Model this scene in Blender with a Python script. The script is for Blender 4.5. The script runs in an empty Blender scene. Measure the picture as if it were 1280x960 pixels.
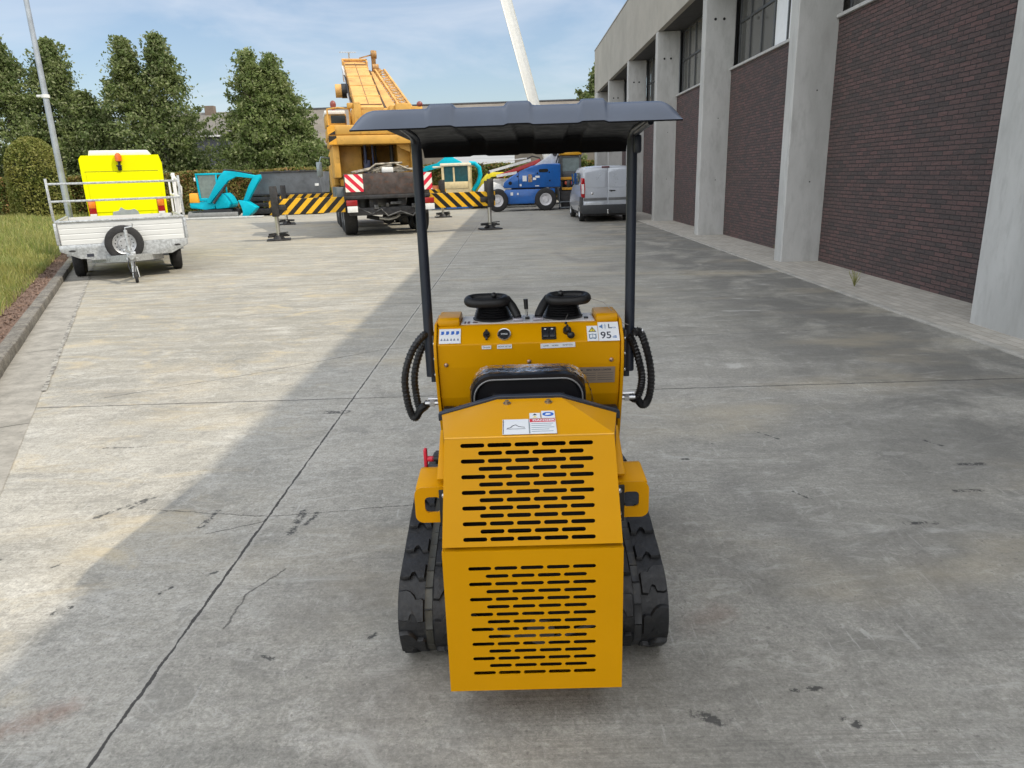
import bpy, bmesh, math, random
import numpy as np
from mathutils import Vector, Matrix, Euler
R = math.radians
random.seed(7); rng = np.random.default_rng(7)
SC = bpy.context.scene; COL = SC.collection

def lin(h):
    if isinstance(h, str):
        h = [int(h[i:i+2], 16)/255 for i in (0, 2, 4)]
        return tuple(c/12.92 if c <= .04045 else ((c+.055)/1.055)**2.4 for c in h)
    return tuple(h)

# ---------------------------------------------------------------- materials
class G:
    """tiny node-graph helper"""
    def __init__(s, name):
        s.m = bpy.data.materials.new(name); s.m.use_nodes = True
        s.t = s.m.node_tree; s.t.nodes.clear()
        s.out = s.n('ShaderNodeOutputMaterial')
        s.p = s.n('ShaderNodeBsdfPrincipled'); s.l(s.p.outputs[0], s.out.inputs[0])
        s.tc = s.n('ShaderNodeTexCoord').outputs['Object']
    def n(s, k, **kw):
        x = s.t.nodes.new(k)
        for a, b in kw.items(): setattr(x, a, b)
        return x
    def l(s, a, b): s.t.links.new(a, b)
    def put(s, v, sock):
        if isinstance(v, bpy.types.NodeSocket): s.l(v, sock)
        else:
            if isinstance(v, (tuple, list)) and len(v) == 3 and sock.type == 'RGBA': v = (*v, 1)
            sock.default_value = v
    def math(s, op, a, b=None, c=None, clamp=False):
        x = s.n('ShaderNodeMath', operation=op, use_clamp=clamp); s.put(a, x.inputs[0])
        if b is not None: s.put(b, x.inputs[1])
        if c is not None: s.put(c, x.inputs[2])
        return x.outputs[0]
    def mul(s, a, b): return s.math('MULTIPLY', a, b)
    def add(s, a, b): return s.math('ADD', a, b)
    def noise(s, scale, detail=4, rough=.55, vec=None, sc=(1, 1, 1), loc=(0, 0, 0), dist=0):
        mp = s.n('ShaderNodeMapping'); s.l(vec or s.tc, mp.inputs[0]); mp.inputs['Scale'].default_value = sc; mp.inputs['Location'].default_value = loc
        x = s.n('ShaderNodeTexNoise'); s.l(mp.outputs[0], x.inputs['Vector'])
        x.inputs['Scale'].default_value = scale; x.inputs['Detail'].default_value = detail; x.inputs['Roughness'].default_value = rough; x.inputs['Distortion'].default_value = dist
        return x.outputs[0]
    def ramp(s, f, a, b, va=0., vb=1.):
        x = s.n('ShaderNodeMapRange', interpolation_type='SMOOTHSTEP'); s.put(f, x.inputs[0])
        for i, v in enumerate((a, b, va, vb)): x.inputs[i+1].default_value = v
        return x.outputs[0]
    def mix(s, f, a, b, mode='MIX'):
        x = s.n('ShaderNodeMix', data_type='RGBA', blend_type=mode); s.put(f, x.inputs[0]); s.put(a, x.inputs[6]); s.put(b, x.inputs[7])
        return x.outputs[2]
    def scale(s, c, f):
        x = s.n('ShaderNodeVectorMath', operation='SCALE'); s.put(c, x.inputs[0]); s.put(f, x.inputs['Scale']); return x.outputs[0]
    def xyz(s, v=None):
        x = s.n('ShaderNodeSeparateXYZ'); s.l(v or s.tc, x.inputs[0]); return x.outputs
    def vec(s, a, b, c=0.):
        x = s.n('ShaderNodeCombineXYZ'); s.put(a, x.inputs[0]); s.put(b, x.inputs[1]); s.put(c, x.inputs[2]); return x.outputs[0]
    def bump(s, h, st=.3, d=.01):
        x = s.n('ShaderNodeBump'); s.put(h, x.inputs['Height']); x.inputs['Strength'].default_value = st; x.inputs['Distance'].default_value = d
        s.l(x.outputs[0], s.p.inputs['Normal'])
    def fin(s, col=None, rough=.5, metal=0., **kw):
        if col is not None: s.put(col, s.p.inputs['Base Color'])
        s.put(rough, s.p.inputs['Roughness']); s.put(metal, s.p.inputs['Metallic'])
        for k, v in kw.items(): s.put(v, s.p.inputs[k])
        return s.m

_pm = {}
def pm(name, col, rough=.5, metal=0., var=.12, scale=6, bump=0, bscale=60, dirt=None, damt=.5, **kw):
    if name in _pm: return _pm[name]
    g = G(name); c = lin(col)
    n = g.noise(scale, 5, .6)
    colr = g.mix(g.ramp(n, .3, .7), tuple(v*(1-var) for v in c), tuple(min(1, v*(1+var)) for v in c))
    if dirt:
        d = g.noise(scale*2.3, 8, .7, loc=(5, 3, 9))
        colr = g.mix(g.ramp(d, .5, .72, 0, damt), colr, lin(dirt))
    hi = .02 if (kw.get('Coat Weight') or rough < .36) else .09
    rr = g.ramp(g.noise(scale*(.4 if hi < .05 else 3), 3), .2, .8, max(0, rough-hi), min(1, rough+hi))
    if bump: g.bump(g.noise(bscale, 4), bump, .004)
    _pm[name] = g.fin(colr, rr, metal, **kw)
    return _pm[name]

def stripes(name, a, b, k, sx, sz, axis='XZ', ph=0., dirt=.35):
    g = G(name); x, y, z = g.xyz()
    v = g.add(g.add(g.mul(x, sx*k), g.mul(z, sz*k)), ph)
    f = g.math('GREATER_THAN', g.math('FRACT', v), .5)
    c = g.mix(f, lin(a), lin(b))
    c = g.mix(g.ramp(g.noise(9, 8, .7), .5, .75, 0, dirt), c, (.08, .06, .045))
    return g.fin(c, .45)

# ---------------------------------------------------------------- mesh helpers
class M:
    def __init__(s): s.b = bmesh.new()
    def _bev(s, vs, w, seg=2):
        if w > 0:
            es = {e for v in vs for e in v.link_edges}
            bmesh.ops.bevel(s.b, geom=list(es), offset=w, segments=seg, profile=.5, affect='EDGES')
    def box(s, x0, x1, y0, y1, z0, z1, bev=0, mat=None, seg=2):
        r = bmesh.ops.create_cube(s.b, size=1)['verts']
        for v in r:
            v.co = Vector((x0 if v.co.x < 0 else x1, y0 if v.co.y < 0 else y1, z0 if v.co.z < 0 else z1))
            if mat: v.co = mat @ v.co
        s._bev(r, bev, seg); return s
    def rbox(s, c, size, rot=(0, 0, 0), bev=0):
        m = Matrix.Translation(c) @ Euler(rot).to_matrix().to_4x4()
        a, b, d = (v/2 for v in size)
        return s.box(-a, a, -b, b, -d, d, bev, m)
    def bar(s, p, q, w, h=None, bev=0):
        p, q = Vector(p), Vector(q); d = q-p; L = d.length
        if L < 1e-6: return s
        rot = d.to_track_quat('Y', 'Z').to_matrix().to_4x4()
        h = h or w
        return s.box(-w/2, w/2, 0, L, -h/2, h/2, bev, Matrix.Translation(p) @ rot)
    def cyl(s, p, q, r, r2=None, n=16, caps=True):
        p, q = Vector(p), Vector(q); d = q-p
        m = Matrix.Translation((p+q)/2) @ d.to_track_quat('Z', 'Y').to_matrix().to_4x4()
        bmesh.ops.create_cone(s.b, cap_ends=caps, segments=n, radius1=r, radius2=r if r2 is None else r2, depth=d.length, matrix=m); return s
    def sph(s, c, r, sc=(1, 1, 1), n=14):
        m = Matrix.Translation(c) @ Matrix.Diagonal((*sc, 1))
        bmesh.ops.create_uvsphere(s.b, u_segments=n, v_segments=n//2+2, radius=r, matrix=m); return s
    def tube(s, pts, r, n=10, closed=False, rr=None):
        pts = [Vector(p) for p in pts]; N = len(pts); rings = []; prev = None
        for i, p in enumerate(pts):
            a = pts[(i-1) % N] if (closed or i > 0) else p; b = pts[(i+1) % N] if (closed or i < N-1) else p
            t = (b-a).normalized()
            if prev is None:
                u = t.cross(Vector((0, 0, 1)));
                if u.length < .1: u = t.cross(Vector((1, 0, 0)))
            else: u = prev - t*prev.dot(t)
            u.normalize(); prev = u; w = t.cross(u); ri = rr[i] if rr else r
            rings.append([s.b.verts.new(p+u*math.cos(k*2*math.pi/n)*ri+w*math.sin(k*2*math.pi/n)*ri) for k in range(n)])
        for i in range(N if closed else N-1):
            A, B = rings[i], rings[(i+1) % N]
            for k in range(n): s.b.faces.new((A[k], A[(k+1) % n], B[(k+1) % n], B[k]))
        if not closed:
            s.b.faces.new(rings[0][::-1]); s.b.faces.new(rings[-1])
        return s
    def prism(s, poly, ax, a, b, bev=0, mat=None):
        f = {'x': lambda u, v, t: (t, u, v), 'y': lambda u, v, t: (u, t, v), 'z': lambda u, v, t: (u, v, t)}[ax]
        A = [s.b.verts.new(f(u, v, a)) for u, v in poly]; B = [s.b.verts.new(f(u, v, b)) for u, v in poly]
        if mat:
            for v in A+B: v.co = mat @ v.co
        n = len(poly); s.b.faces.new(A); s.b.faces.new(B[::-1])
        for i in range(n): s.b.faces.new((A[i], B[i], B[(i+1) % n], A[(i+1) % n]))
        s._bev(A+B, bev, 1 if bev < .004 else 2); return s
    def lathe(s, prof, c, axis, n=28, caps=True):
        c = Vector(c); m = Matrix.Translation(c) @ Vector(axis).to_track_quat('Z', 'Y').to_matrix().to_4x4()
        rings = [[s.b.verts.new(m @ Vector((r*math.cos(k*2*math.pi/n), r*math.sin(k*2*math.pi/n), h))) for k in range(n)] for r, h in prof]
        for A, B in zip(rings, rings[1:]):
            for k in range(n): s.b.faces.new((A[k], A[(k+1) % n], B[(k+1) % n], B[k]))
        if caps and prof[0][0] > 1e-4: s.b.faces.new(rings[0][::-1])
        if caps and prof[-1][0] > 1e-4: s.b.faces.new(rings[-1])
        return s
    def face(s, *pts): s.b.faces.new([s.b.verts.new(p) for p in pts]); return s
    def loft(s, rings, cap=True, closed=True):
        V = [[s.b.verts.new(p) for p in r] for r in rings]; n = len(V[0])
        for A, B in zip(V, V[1:]):
            for k in range(n if closed else n-1): s.b.faces.new((A[k], A[(k+1) % n], B[(k+1) % n], B[k]))
        if cap: s.b.faces.new(V[0][::-1]); s.b.faces.new(V[-1])
        return s
    def add_mesh(s, me, mat=None):
        n0 = len(s.b.verts); s.b.from_mesh(me); s.b.verts.ensure_lookup_table()
        if mat:
            for v in s.b.verts[n0:]: v.co = mat @ v.co
        return s

def obj(name, m, mat, parent=None, off=None, smooth=35):
    me = bpy.data.meshes.new(name)
    if isinstance(m, M):
        bmesh.ops.recalc_face_normals(m.b, faces=m.b.faces[:]); 
        if off is not None: bmesh.ops.translate(m.b, verts=m.b.verts[:], vec=-Vector(off))
        m.b.to_mesh(me); m.b.free()
    else: me.from_pydata(*m); me.update()
    o = bpy.data.objects.new(name, me); COL.objects.link(o)
    me.materials.append(mat)
    if smooth:
        me.shade_smooth(); me.set_sharp_from_angle(angle=R(smooth))
    if parent: o.parent = parent
    return o
def tag(o, label, cat, group=None):
    o['label'] = label; o['category'] = cat
    if group: o['group'] = group
    return o
def thing(name, label, cat, loc=(0, 0, 0), rz=0, group=None):
    o = bpy.data.objects.new(name, None); COL.objects.link(o); o.location = loc; o.rotation_euler = (0, 0, R(rz)); o.empty_display_size = .2
    return tag(o, label, cat, group)
def kind(o, k='structure'): o['kind'] = k; return o
def kids(o): return [c for c in bpy.data.objects if c.parent == o]
def copy_tree(o, parent=None):
    c = o.copy(); COL.objects.link(c); c.parent = parent
    for ch in kids(o): copy_tree(ch, c)
    return c

def text_mesh(body, size, mat, ext=.0002, bold=0, align='CENTER'):
    cu = bpy.data.curves.new('t', 'FONT'); cu.body = body; cu.size = size; cu.align_x = align; cu.align_y = 'CENTER'; cu.extrude = ext; cu.offset = bold; cu.resolution_u = 3
    o = bpy.data.objects.new('t', cu); COL.objects.link(o)
    dg = bpy.context.evaluated_depsgraph_get(); me = bpy.data.meshes.new_from_object(o.evaluated_get(dg))
    bpy.data.objects.remove(o); bpy.data.curves.remove(cu)
    return me
def plate2d(outer, holes, th):
    cu = bpy.data.curves.new('p', 'CURVE'); cu.dimensions = '2D'; cu.fill_mode = 'BOTH'; cu.extrude = th/2
    for poly in [outer]+holes:
        sp = cu.splines.new('POLY'); sp.points.add(len(poly)-1); sp.use_cyclic_u = True
        for p, (x, y) in zip(sp.points, poly): p.co = (x, y, 0, 1)
    o = bpy.data.objects.new('p', cu); COL.objects.link(o)
    dg = bpy.context.evaluated_depsgraph_get(); me = bpy.data.meshes.new_from_object(o.evaluated_get(dg))
    bpy.data.objects.remove(o); bpy.data.curves.remove(cu)
    return me
def slot(cx, cy, w, h, n=5):
    r = h/2; P = []
    for sgn, a0 in ((1, -90), (-1, 90)):
        for k in range(n+1):
            a = R(a0+180*k/n); P.append((cx+sgn*(w/2-r)+r*math.cos(a), cy+r*math.sin(a)))
    return P
def rrect(x0, x1, y0, y1, r, n=4):
    P = []
    for cx, cy, a0 in ((x1-r, y1-r, 0), (x0+r, y1-r, 90), (x0+r, y0+r, 180), (x1-r, y0+r, 270)):
        for k in range(n+1): a = R(a0+90*k/n); P.append((cx+r*math.cos(a), cy+r*math.sin(a)))
    return P
def frame(o, u, v):
    """matrix taking local XY to the plane at o spanned by u, v (normal u x v)"""
    u = Vector(u).normalized(); v = Vector(v); v = (v-u*v.dot(u)).normalized(); w = u.cross(v)
    m = Matrix((u, v, w)).transposed().to_4x4(); m.translation = Vector(o); return m

# ================================================================= CAMERA
cam = bpy.data.cameras.new('camera'); co = bpy.data.objects.new('camera', cam); COL.objects.link(co); SC.camera = co
cam.sensor_width = 36; cam.lens = 888/1280*36; cam.clip_end = 2000; cam.clip_start = .05
fwd = Matrix.Rotation(math.atan(9.8/925), 4, 'Z') @ Matrix.Rotation(R(90-16.3), 4, 'X') @ Matrix.Rotation(R(-1.9), 4, 'Z')
co.matrix_world = Matrix.Translation((0, 0, 1.72)) @ fwd

# ================================================================= LIGHT
EL, PH = 50.2, 14
sv = Vector((math.cos(R(EL))*math.cos(R(PH)), -math.cos(R(EL))*math.sin(R(PH)), math.sin(R(EL))))
sl = bpy.data.lights.new('sun', 'SUN'); sl.energy = 3.3; sl.angle = R(.6); sl.color = (1, .905, .74)
so = bpy.data.objects.new('sun', sl); COL.objects.link(so); so.rotation_euler = sv.to_track_quat('Z', 'Y').to_euler(); so.location = (20, -5, 30)
SKY_FILL = 13.9
w = bpy.data.worlds.new('World'); SC.world = w; w.use_nodes = True; nt = w.node_tree
bg = nt.nodes['Background']; sky = nt.nodes.new('ShaderNodeTexSky'); sky.sky_type = 'NISHITA'; sky.sun_disc = False
sky.sun_elevation = R(EL); sky.sun_rotation = R(90+PH); sky.air_density = 1.0; sky.dust_density = 1.2; sky.ozone_density = 1.3
# thin cirrus, laid out on the sky dome by direction
tc = nt.nodes.new('ShaderNodeTexCoord'); mp = nt.nodes.new('ShaderNodeMapping'); mp.inputs['Scale'].default_value = (1.3, 1.3, 5.2); mp.inputs['Rotation'].default_value = (.15, .1, .5)
nz = nt.nodes.new('ShaderNodeTexNoise'); nz.inputs['Scale'].default_value = 2.1; nz.inputs['Detail'].default_value = 8; nz.inputs['Roughness'].default_value = .55; nz.inputs['Distortion'].default_value = .6
mr = nt.nodes.new('ShaderNodeMapRange'); mr.inputs[1].default_value = .46; mr.inputs[2].default_value = .72; mr.inputs[3].default_value = .06; mr.inputs[4].default_value = .62
mx = nt.nodes.new('ShaderNodeMix'); mx.data_type = 'RGBA'; mx.inputs[7].default_value = (5.6, 5.9, 6.5, 1)
L = nt.links.new
L(tc.outputs['Generated'], mp.inputs[0]); L(mp.outputs[0], nz.inputs['Vector']); L(nz.outputs[0], mr.inputs[0]); L(mr.outputs[0], mx.inputs[0]); L(sky.outputs[0], mx.inputs[6])
# unseen bright fill added to the sky overhead and southward, lifting the shade
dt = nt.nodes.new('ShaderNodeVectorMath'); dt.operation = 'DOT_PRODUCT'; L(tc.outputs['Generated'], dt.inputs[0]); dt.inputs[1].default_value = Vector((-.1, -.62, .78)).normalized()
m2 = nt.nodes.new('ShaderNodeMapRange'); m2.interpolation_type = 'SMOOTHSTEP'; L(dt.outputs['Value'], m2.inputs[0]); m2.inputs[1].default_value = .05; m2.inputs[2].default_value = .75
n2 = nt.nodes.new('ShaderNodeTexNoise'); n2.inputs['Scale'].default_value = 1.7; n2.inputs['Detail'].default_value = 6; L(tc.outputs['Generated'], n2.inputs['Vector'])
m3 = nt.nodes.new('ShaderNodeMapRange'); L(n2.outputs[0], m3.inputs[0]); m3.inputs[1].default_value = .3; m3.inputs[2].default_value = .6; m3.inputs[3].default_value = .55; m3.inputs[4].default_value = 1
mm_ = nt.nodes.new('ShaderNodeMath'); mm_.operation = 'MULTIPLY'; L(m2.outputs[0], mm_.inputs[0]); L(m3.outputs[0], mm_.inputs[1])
mx2 = nt.nodes.new('ShaderNodeMix'); mx2.data_type = 'RGBA'; L(mm_.outputs[0], mx2.inputs[0]); L(mx.outputs[2], mx2.inputs[6]); mx2.inputs[7].default_value = (SKY_FILL*.985, SKY_FILL, SKY_FILL*1.02, 1)
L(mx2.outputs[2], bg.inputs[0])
bg.inputs[1].default_value = .15
SC.view_settings.view_transform = 'Standard'; SC.view_settings.look = 'None'; SC.view_settings.gamma = 1; SC.view_settings.exposure = 0.0
SC.cycles.max_bounces = 6; SC.cycles.diffuse_bounces = 4; SC.cycles.glossy_bounces = 3; SC.cycles.use_denoising = True

# ================================================================= common materials
YEL = pm('machine_yellow', (.64, .298, .0), .33, var=.03, scale=3, **{'Specular IOR Level': .16})
BLKP = pm('black_plastic', (.012, .012, .013), .42, var=.15, scale=20)
SLATE = pm('slate_plastic', (.066, .086, .128), .3, var=.06, scale=8, **{'Coat Weight': .2})
NAVY = pm('dark_blue_steel', (.018, .024, .038), .38, var=.1, scale=8)
RUB = pm('rubber', (.009, .010, .012), .5, var=.4, scale=12, dirt='4a4844', damt=.3, bump=.5, bscale=70)
TYRE = pm('tyre_rubber', (.018, .018, .019), .75, var=.3, scale=12, dirt='565049', damt=.3)
ZINC = pm('galvanised_steel', (.5, .52, .53), .42, .55, var=.25, scale=26)
STEEL = pm('bright_steel', (.6, .6, .6), .28, .9, var=.1)
DARKST = pm('dark_steel', (.03, .03, .032), .55, .2, var=.4, dirt='5b4a3c', damt=.5)
WHITE = pm('white_paint', (.74, .74, .72), .4, var=.05, dirt='8a8478', damt=.25)
PAPER = pm('label_white', (.74, .76, .78), .35, var=.02)
INK = pm('label_ink', (.03, .035, .05), .5, var=0)
BLUEINK = pm('label_blue', (.02, .12, .5), .5, var=0)
REDINK = pm('label_red', (.6, .03, .05), .5, var=0)
GLASSD = pm('dark_glass', (.03, .04, .045), .05, 0, var=.1, **{'Specular IOR Level': .9})
VOIDB = pm('engine_black', (.004, .004, .004), .8, var=0)

# ================================================================= GROUND
g = G('concrete_yard'); X, Y, Z = g.xyz()
big = g.noise(.33, 5, .6, sc=(1, .6, 1)); med = g.noise(1.5, 8, .66, sc=(.8, 1.5, 1), dist=.5); fine = g.noise(16, 6, .75); micro = g.noise(160, 3, .7)
broom = g.noise(9, 5, .7, sc=(.35, 7, 1))
lines = g.noise(2.0, 2, .5, sc=(.12, 22, 1))
swirl = g.noise(1.15, 9, .72, sc=(.8, 1.1, 1), loc=(4, 9, 0), dist=1.6); grain = g.noise(75, 6, .85); grain2 = g.noise(28, 6, .8, loc=(2, 5, 1), dist=.6)
f = g.add(g.add(g.mul(g.ramp(big, .32, .68), .26), g.mul(g.ramp(med, .3, .7), .34)), g.add(g.mul(g.ramp(broom, .3, .7), .14), g.mul(g.ramp(fine, .3, .7), .26)))
col = g.mix(f, (.235, .225, .195), (.475, .455, .405))
col = g.mix(g.ramp(swirl, .50, .66, 0, .42), col, (.19, .185, .165))
col = g.mix(g.ramp(g.noise(1.7, 8, .7, loc=(14, 2, 0), dist=2), .52, .7, 0, .4), col, (.58, .565, .52))
col = g.scale(col, g.ramp(grain, .28, .72, .66, 1.34)); col = g.scale(col, g.ramp(grain2, .28, .72, .78, 1.22))
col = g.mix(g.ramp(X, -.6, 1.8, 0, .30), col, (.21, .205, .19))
edg = g.noise(2.4, 10, .78, sc=(.75, 1.2, 1), loc=(31, 12, 0), dist=.9); col = g.mix(g.ramp(edg, .54, .585, 0, .34), col, (.165, .16, .145))
edg2 = g.noise(4.5, 10, .8, sc=(.7, 1.3, 1), loc=(11, 42, 0), dist=1.4); col = g.mix(g.ramp(edg2, .55, .60, 0, .30), col, (.60, .585, .54))
scr = g.noise(9, 5, .7, sc=(3.2, .35, 1), loc=(1, 2, 0), dist=.3); col = g.mix(g.mul(g.ramp(scr, .60, .66), g.ramp(edg, .46, .54, 0, .45)), col, (.55, .54, .5))
chips = g.noise(19, 3, .6, sc=(.8, 1.4, 1), loc=(9, 9, 9)); col = g.mix(g.ramp(chips, .735, .76, 0, .85), col, (.07, .065, .06))
streak = g.noise(3.2, 8, .72, sc=(.22, 1.5, 1), loc=(6, 3, 0), dist=.6)
far = g.ramp(Y, 4.5, 10)
col = g.mix(g.mul(g.ramp(streak, .42, .60), g.mul(g.add(.25, g.mul(far, .75)), .55)), col, (.20, .19, .155))
col = g.mix(g.mul(far, .22), col, (.24, .225, .18))
# worn oily traffic lane close to the brick wall
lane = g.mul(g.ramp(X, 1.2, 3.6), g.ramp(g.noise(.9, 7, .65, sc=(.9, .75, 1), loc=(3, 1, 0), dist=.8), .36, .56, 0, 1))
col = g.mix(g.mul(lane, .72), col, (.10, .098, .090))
lane2 = g.mul(g.ramp(g.noise(.55, 7, .68, sc=(1, .55, 1), loc=(9, 4, 0), dist=1.), .52, .68, 0, .5), g.ramp(X, -2.5, 0))
col = g.mix(lane2, col, (.16, .15, .135))
warm = g.ramp(g.noise(.7, 5, .6, sc=(.6, 1.2, 1), loc=(20, 7, 0)), .5, .75, 0, .45)
col = g.mix(warm, col, (.43, .365, .25))
warm2 = g.mul(g.ramp(g.noise(1.9, 7, .7, sc=(.7, 1.2, 1), loc=(1, 17, 3), dist=1), .5, .72, 0, .5), g.ramp(X, -1.3, -2.2)); col = g.mix(warm2, col, (.52, .42, .25))
pale = g.ramp(g.noise(2.3, 7, .7, sc=(.5, 1.6, 1), loc=(2, 11, 0), dist=1.2), .56, .74, 0, .5)
col = g.mix(pale, col, (.56, .55, .51))
spk = g.ramp(g.noise(42, 2, .5), .66, .72, 0, .55); col = g.mix(spk, col, (.14, .13, .12))
col = g.mix(g.ramp(g.noise(7, 6, .75, loc=(3, 3, 3)), .68, .72, 0, .6), col, (.09, .085, .08))
# broom lines pressed in the slab
lr = g.mul(g.ramp(g.math('ABSOLUTE', g.add(lines, -.5)), .0, .035, 1, 0), g.ramp(g.noise(.8, 3, .5, loc=(8, 8, 0)), .45, .6))
col = g.mix(g.mul(lr, .35), col, (.17, .16, .14))
# joints and cracks
wob = g.mul(g.add(g.noise(7, 9, .8), -.5), .085); wob2 = g.mul(g.add(g.noise(7, 9, .8, loc=(7, 2, 1)), -.5), .085)
jw = g.ramp(g.noise(6, 6, .8, loc=(3, 1, 4)), .3, .7, .0028, .0095)
Xw, Yw = g.add(X, wob), g.add(Y, wob2)
def line_mask(d, wd): return g.ramp(d, wd*.45, wd, 1, 0)
masks = []
masks.append(g.math('LESS_THAN', g.math('ABSOLUTE', g.add(X, g.add(1.375, g.mul(wob, .38)))), jw))
for yj in (5.6, 12.4, 19.2, 26.0, 32.8, 39.6):
    masks.append(g.mul(line_mask(g.math('ABSOLUTE', g.add(g.add(Y, -yj), g.add(g.mul(wob2, .6), g.mul(X, .0)))), .011), .85))
def seg(ax, ay, bx, by, wd):
    L2 = (bx-ax)**2+(by-ay)**2
    px, py = g.add(Xw, -ax), g.add(Yw, -ay)
    t = g.math('MULTIPLY', g.add(g.mul(px, (bx-ax)), g.mul(py, (by-ay))), 1/L2, clamp=True)
    dx, dy = g.math('SUBTRACT', px, g.mul(t, bx-ax)), g.math('SUBTRACT', py, g.mul(t, by-ay))
    d = g.math('SQRT', g.add(g.mul(dx, dx), g.mul(dy, dy)))
    return d if wd is None else line_mask(d, wd)
for pl, wd in (([(-3.58, 5.84), (-2.62, 6.42), (-1.4, 7.36), (-.2, 7.5)], .011), ([(-2.11, 3.61), (-1.36, 3.47), (-.62, 3.57), (.3, 3.6)], .007), ([(-1.64, 3.30), (-1.38, 3.42)], .009),
               ([(-1.11, 2.93), (-1.22, 2.73), (-1.22, 2.48)], .008), ([(.9, 7.5), (3.2, 7.62)], .009), ([(-3.9, 9.5), (-2.6, 10.3), (-1.4, 10.2)], .012)):
    for a, b in zip(pl, pl[1:]): masks.append(g.mul(seg(*a, *b, wd*.72), .72))
mm = masks[0]
for k in masks[1:]: mm = g.math('MAXIMUM', mm, k)
col = g.mix(g.mul(mm, .92), col, (.035, .032, .03))
# pale spalled rim along the long joint
col = g.mix(g.mul(g.math('SUBTRACT', line_mask(g.math('ABSOLUTE', g.add(X, g.add(1.375, wob))), .035), mm, clamp=True), .25), col, (.5, .48, .44))
# scuffs and oil marks
chop = g.ramp(g.noise(26, 4, .7), .44, .54)
for ax, ay, bx, by, wd in ((-2.34, 3.52, -2.17, 3.74, .022), (-2.2, 3.62, -2.13, 3.76, .018), (-1.7, 3.38, -1.68, 3.56, .022), (-1.2, 3.28, -1.19, 3.52, .03), (-1.14, 3.38, -1.12, 3.5, .02), (.62, 5.0, .66, 5.0, .018), (1.0, 4.1, 1.03, 4.1, .02), (1.25, 4.35, 1.27, 4.36, .015), (1.9, 3.2, 2.05, 3.2, .02), (2.35, 3.55, 2.5, 3.55, .02), (2.6, 4.3, 2.66, 4.2, .02), (2.0, 2.35, 2.1, 2.36, .02), (1.5, 3.6, 1.56, 3.5, .012), (-1.45, 2.9, -1.43, 2.92, .012), (-2.6, 3.05, -2.56, 3.08, .02), (-2.25, 3.0, -2.23, 3.03, .012), (-1.62, 2.75, -1.58, 2.8, .012), (.9, 2.05, 1.0, 2.05, .014), (1.6, 4.55, 1.7, 4.4, .012),
                           (2.6, 3.9, 2.72, 3.9, .03), (-.62, 2.4, -.6, 2.42, .016), (-1.0, 2.3, -.96, 2.28, .012), (-2.0, 2.62, -1.96, 2.66, .02), (-2.9, 4.6, -2.6, 4.6, .012), (-1.5, 5.25, -1.35, 5.25, .05), (.55, 1.95, .62, 1.9, .03), (1.02, 1.9, 1.05, 1.88, .02)):
    col = g.mix(g.mul(g.mul(line_mask(seg(ax, ay, bx, by, None), wd), chop), .85), col, (.035, .035, .035))
# rust run and soft dark tyre patches
rust = g.ramp(seg(-1.80, 1.92, -1.60, 2.04, None), .0, .09, 1, 0); col = g.mix(g.mul(g.mul(rust, g.ramp(fine, .3, .6)), .5), col, (.2, .09, .05))
rust = g.ramp(seg(.68, 2.42, .78, 2.5, None), .0, .12, 1, 0); col = g.mix(g.mul(g.mul(rust, g.ramp(med, .3, .6)), .35), col, (.2, .12, .08))
for ax, ay, bx, by, wd, am in ((1.2, 3.7, 1.42, 2.9, .16, .22), (1.5, 2.75, 1.5, 2.2, .13, .25), (.5, 2.0, .62, 1.85, .5, .25), (-1.1, 2.4, -.7, 3.0, .4, .2), (-.3, 4.6, .8, 5.0, .5, .12), (.75, 3.3, 1.0, 2.75, .22, .25)):
    ch = g.ramp(g.noise(14, 5, .7, sc=(1, 1, 1), loc=(ax, 0, 0)), .4, .6, .45, 1)
    col = g.mix(g.mul(g.mul(g.ramp(seg(ax, ay, bx, by, None), wd*.2, wd, 1, 0), ch), am), col, (.1, .095, .088))
hgt = g.add(g.add(g.mul(fine, .5), g.mul(grain, .55)), g.add(g.mul(broom, .4), g.mul(mm, -1.6)))
g.bump(hgt, .5, .012)
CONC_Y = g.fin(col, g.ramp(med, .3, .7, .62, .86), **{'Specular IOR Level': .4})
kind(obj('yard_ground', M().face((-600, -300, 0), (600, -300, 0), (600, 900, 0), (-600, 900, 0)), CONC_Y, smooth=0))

# kerb line: runs up-left from (-4.33, 5.3)
K0 = Vector((-5.10, 6.77)); KD = Vector((-.467, .884)); KN = Vector((KD.y, -KD.x))  # KN points to the yard (right)
def kp(s, n, z): p = K0+KD*s+KN*n; return (p.x, p.y, z)
g = G('gutter_concrete'); n1 = g.noise(3, 7, .7); n2 = g.noise(30, 5, .7)
c = g.mix(g.ramp(n1, .3, .7), (.2, .19, .165), (.36, .34, .3)); c = g.mix(g.ramp(n2, .55, .7, 0, .5), c, (.11, .1, .09)); g.bump(n2, .3, .01); GUT = g.fin(c, .85)
m = M()
for s0 in np.arange(-8, 50, 3.0): m.face(kp(s0+.006, .0, .004), kp(s0+2.994, .0, .004), kp(s0+2.994, .41, .004), kp(s0+.006, .41, .004))
kind(obj('gutter', m, GUT, smooth=0))
g = G('joint_filler'); GJ = g.fin(g.mix(g.ramp(g.noise(9, 6, .8), .4, .6), (.36, .35, .31), (.12, .11, .1)), .9)
m = M(); prev = None
pts = []
for s0 in np.arange(-1.0, 50, .12):
    w0 = .016+.012*random.random(); o_ = .425+random.uniform(-.006, .006); pts.append((s0, o_-w0, o_+w0))
for (a, l0, r0), (b, l1, r1) in zip(pts, pts[1:]): m.face(kp(a, l0, .007), kp(b, l1, .007), kp(b, r1, .007), kp(a, r0, .007))
kind(obj('gutter_joint', m, GJ, smooth=0))
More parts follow.
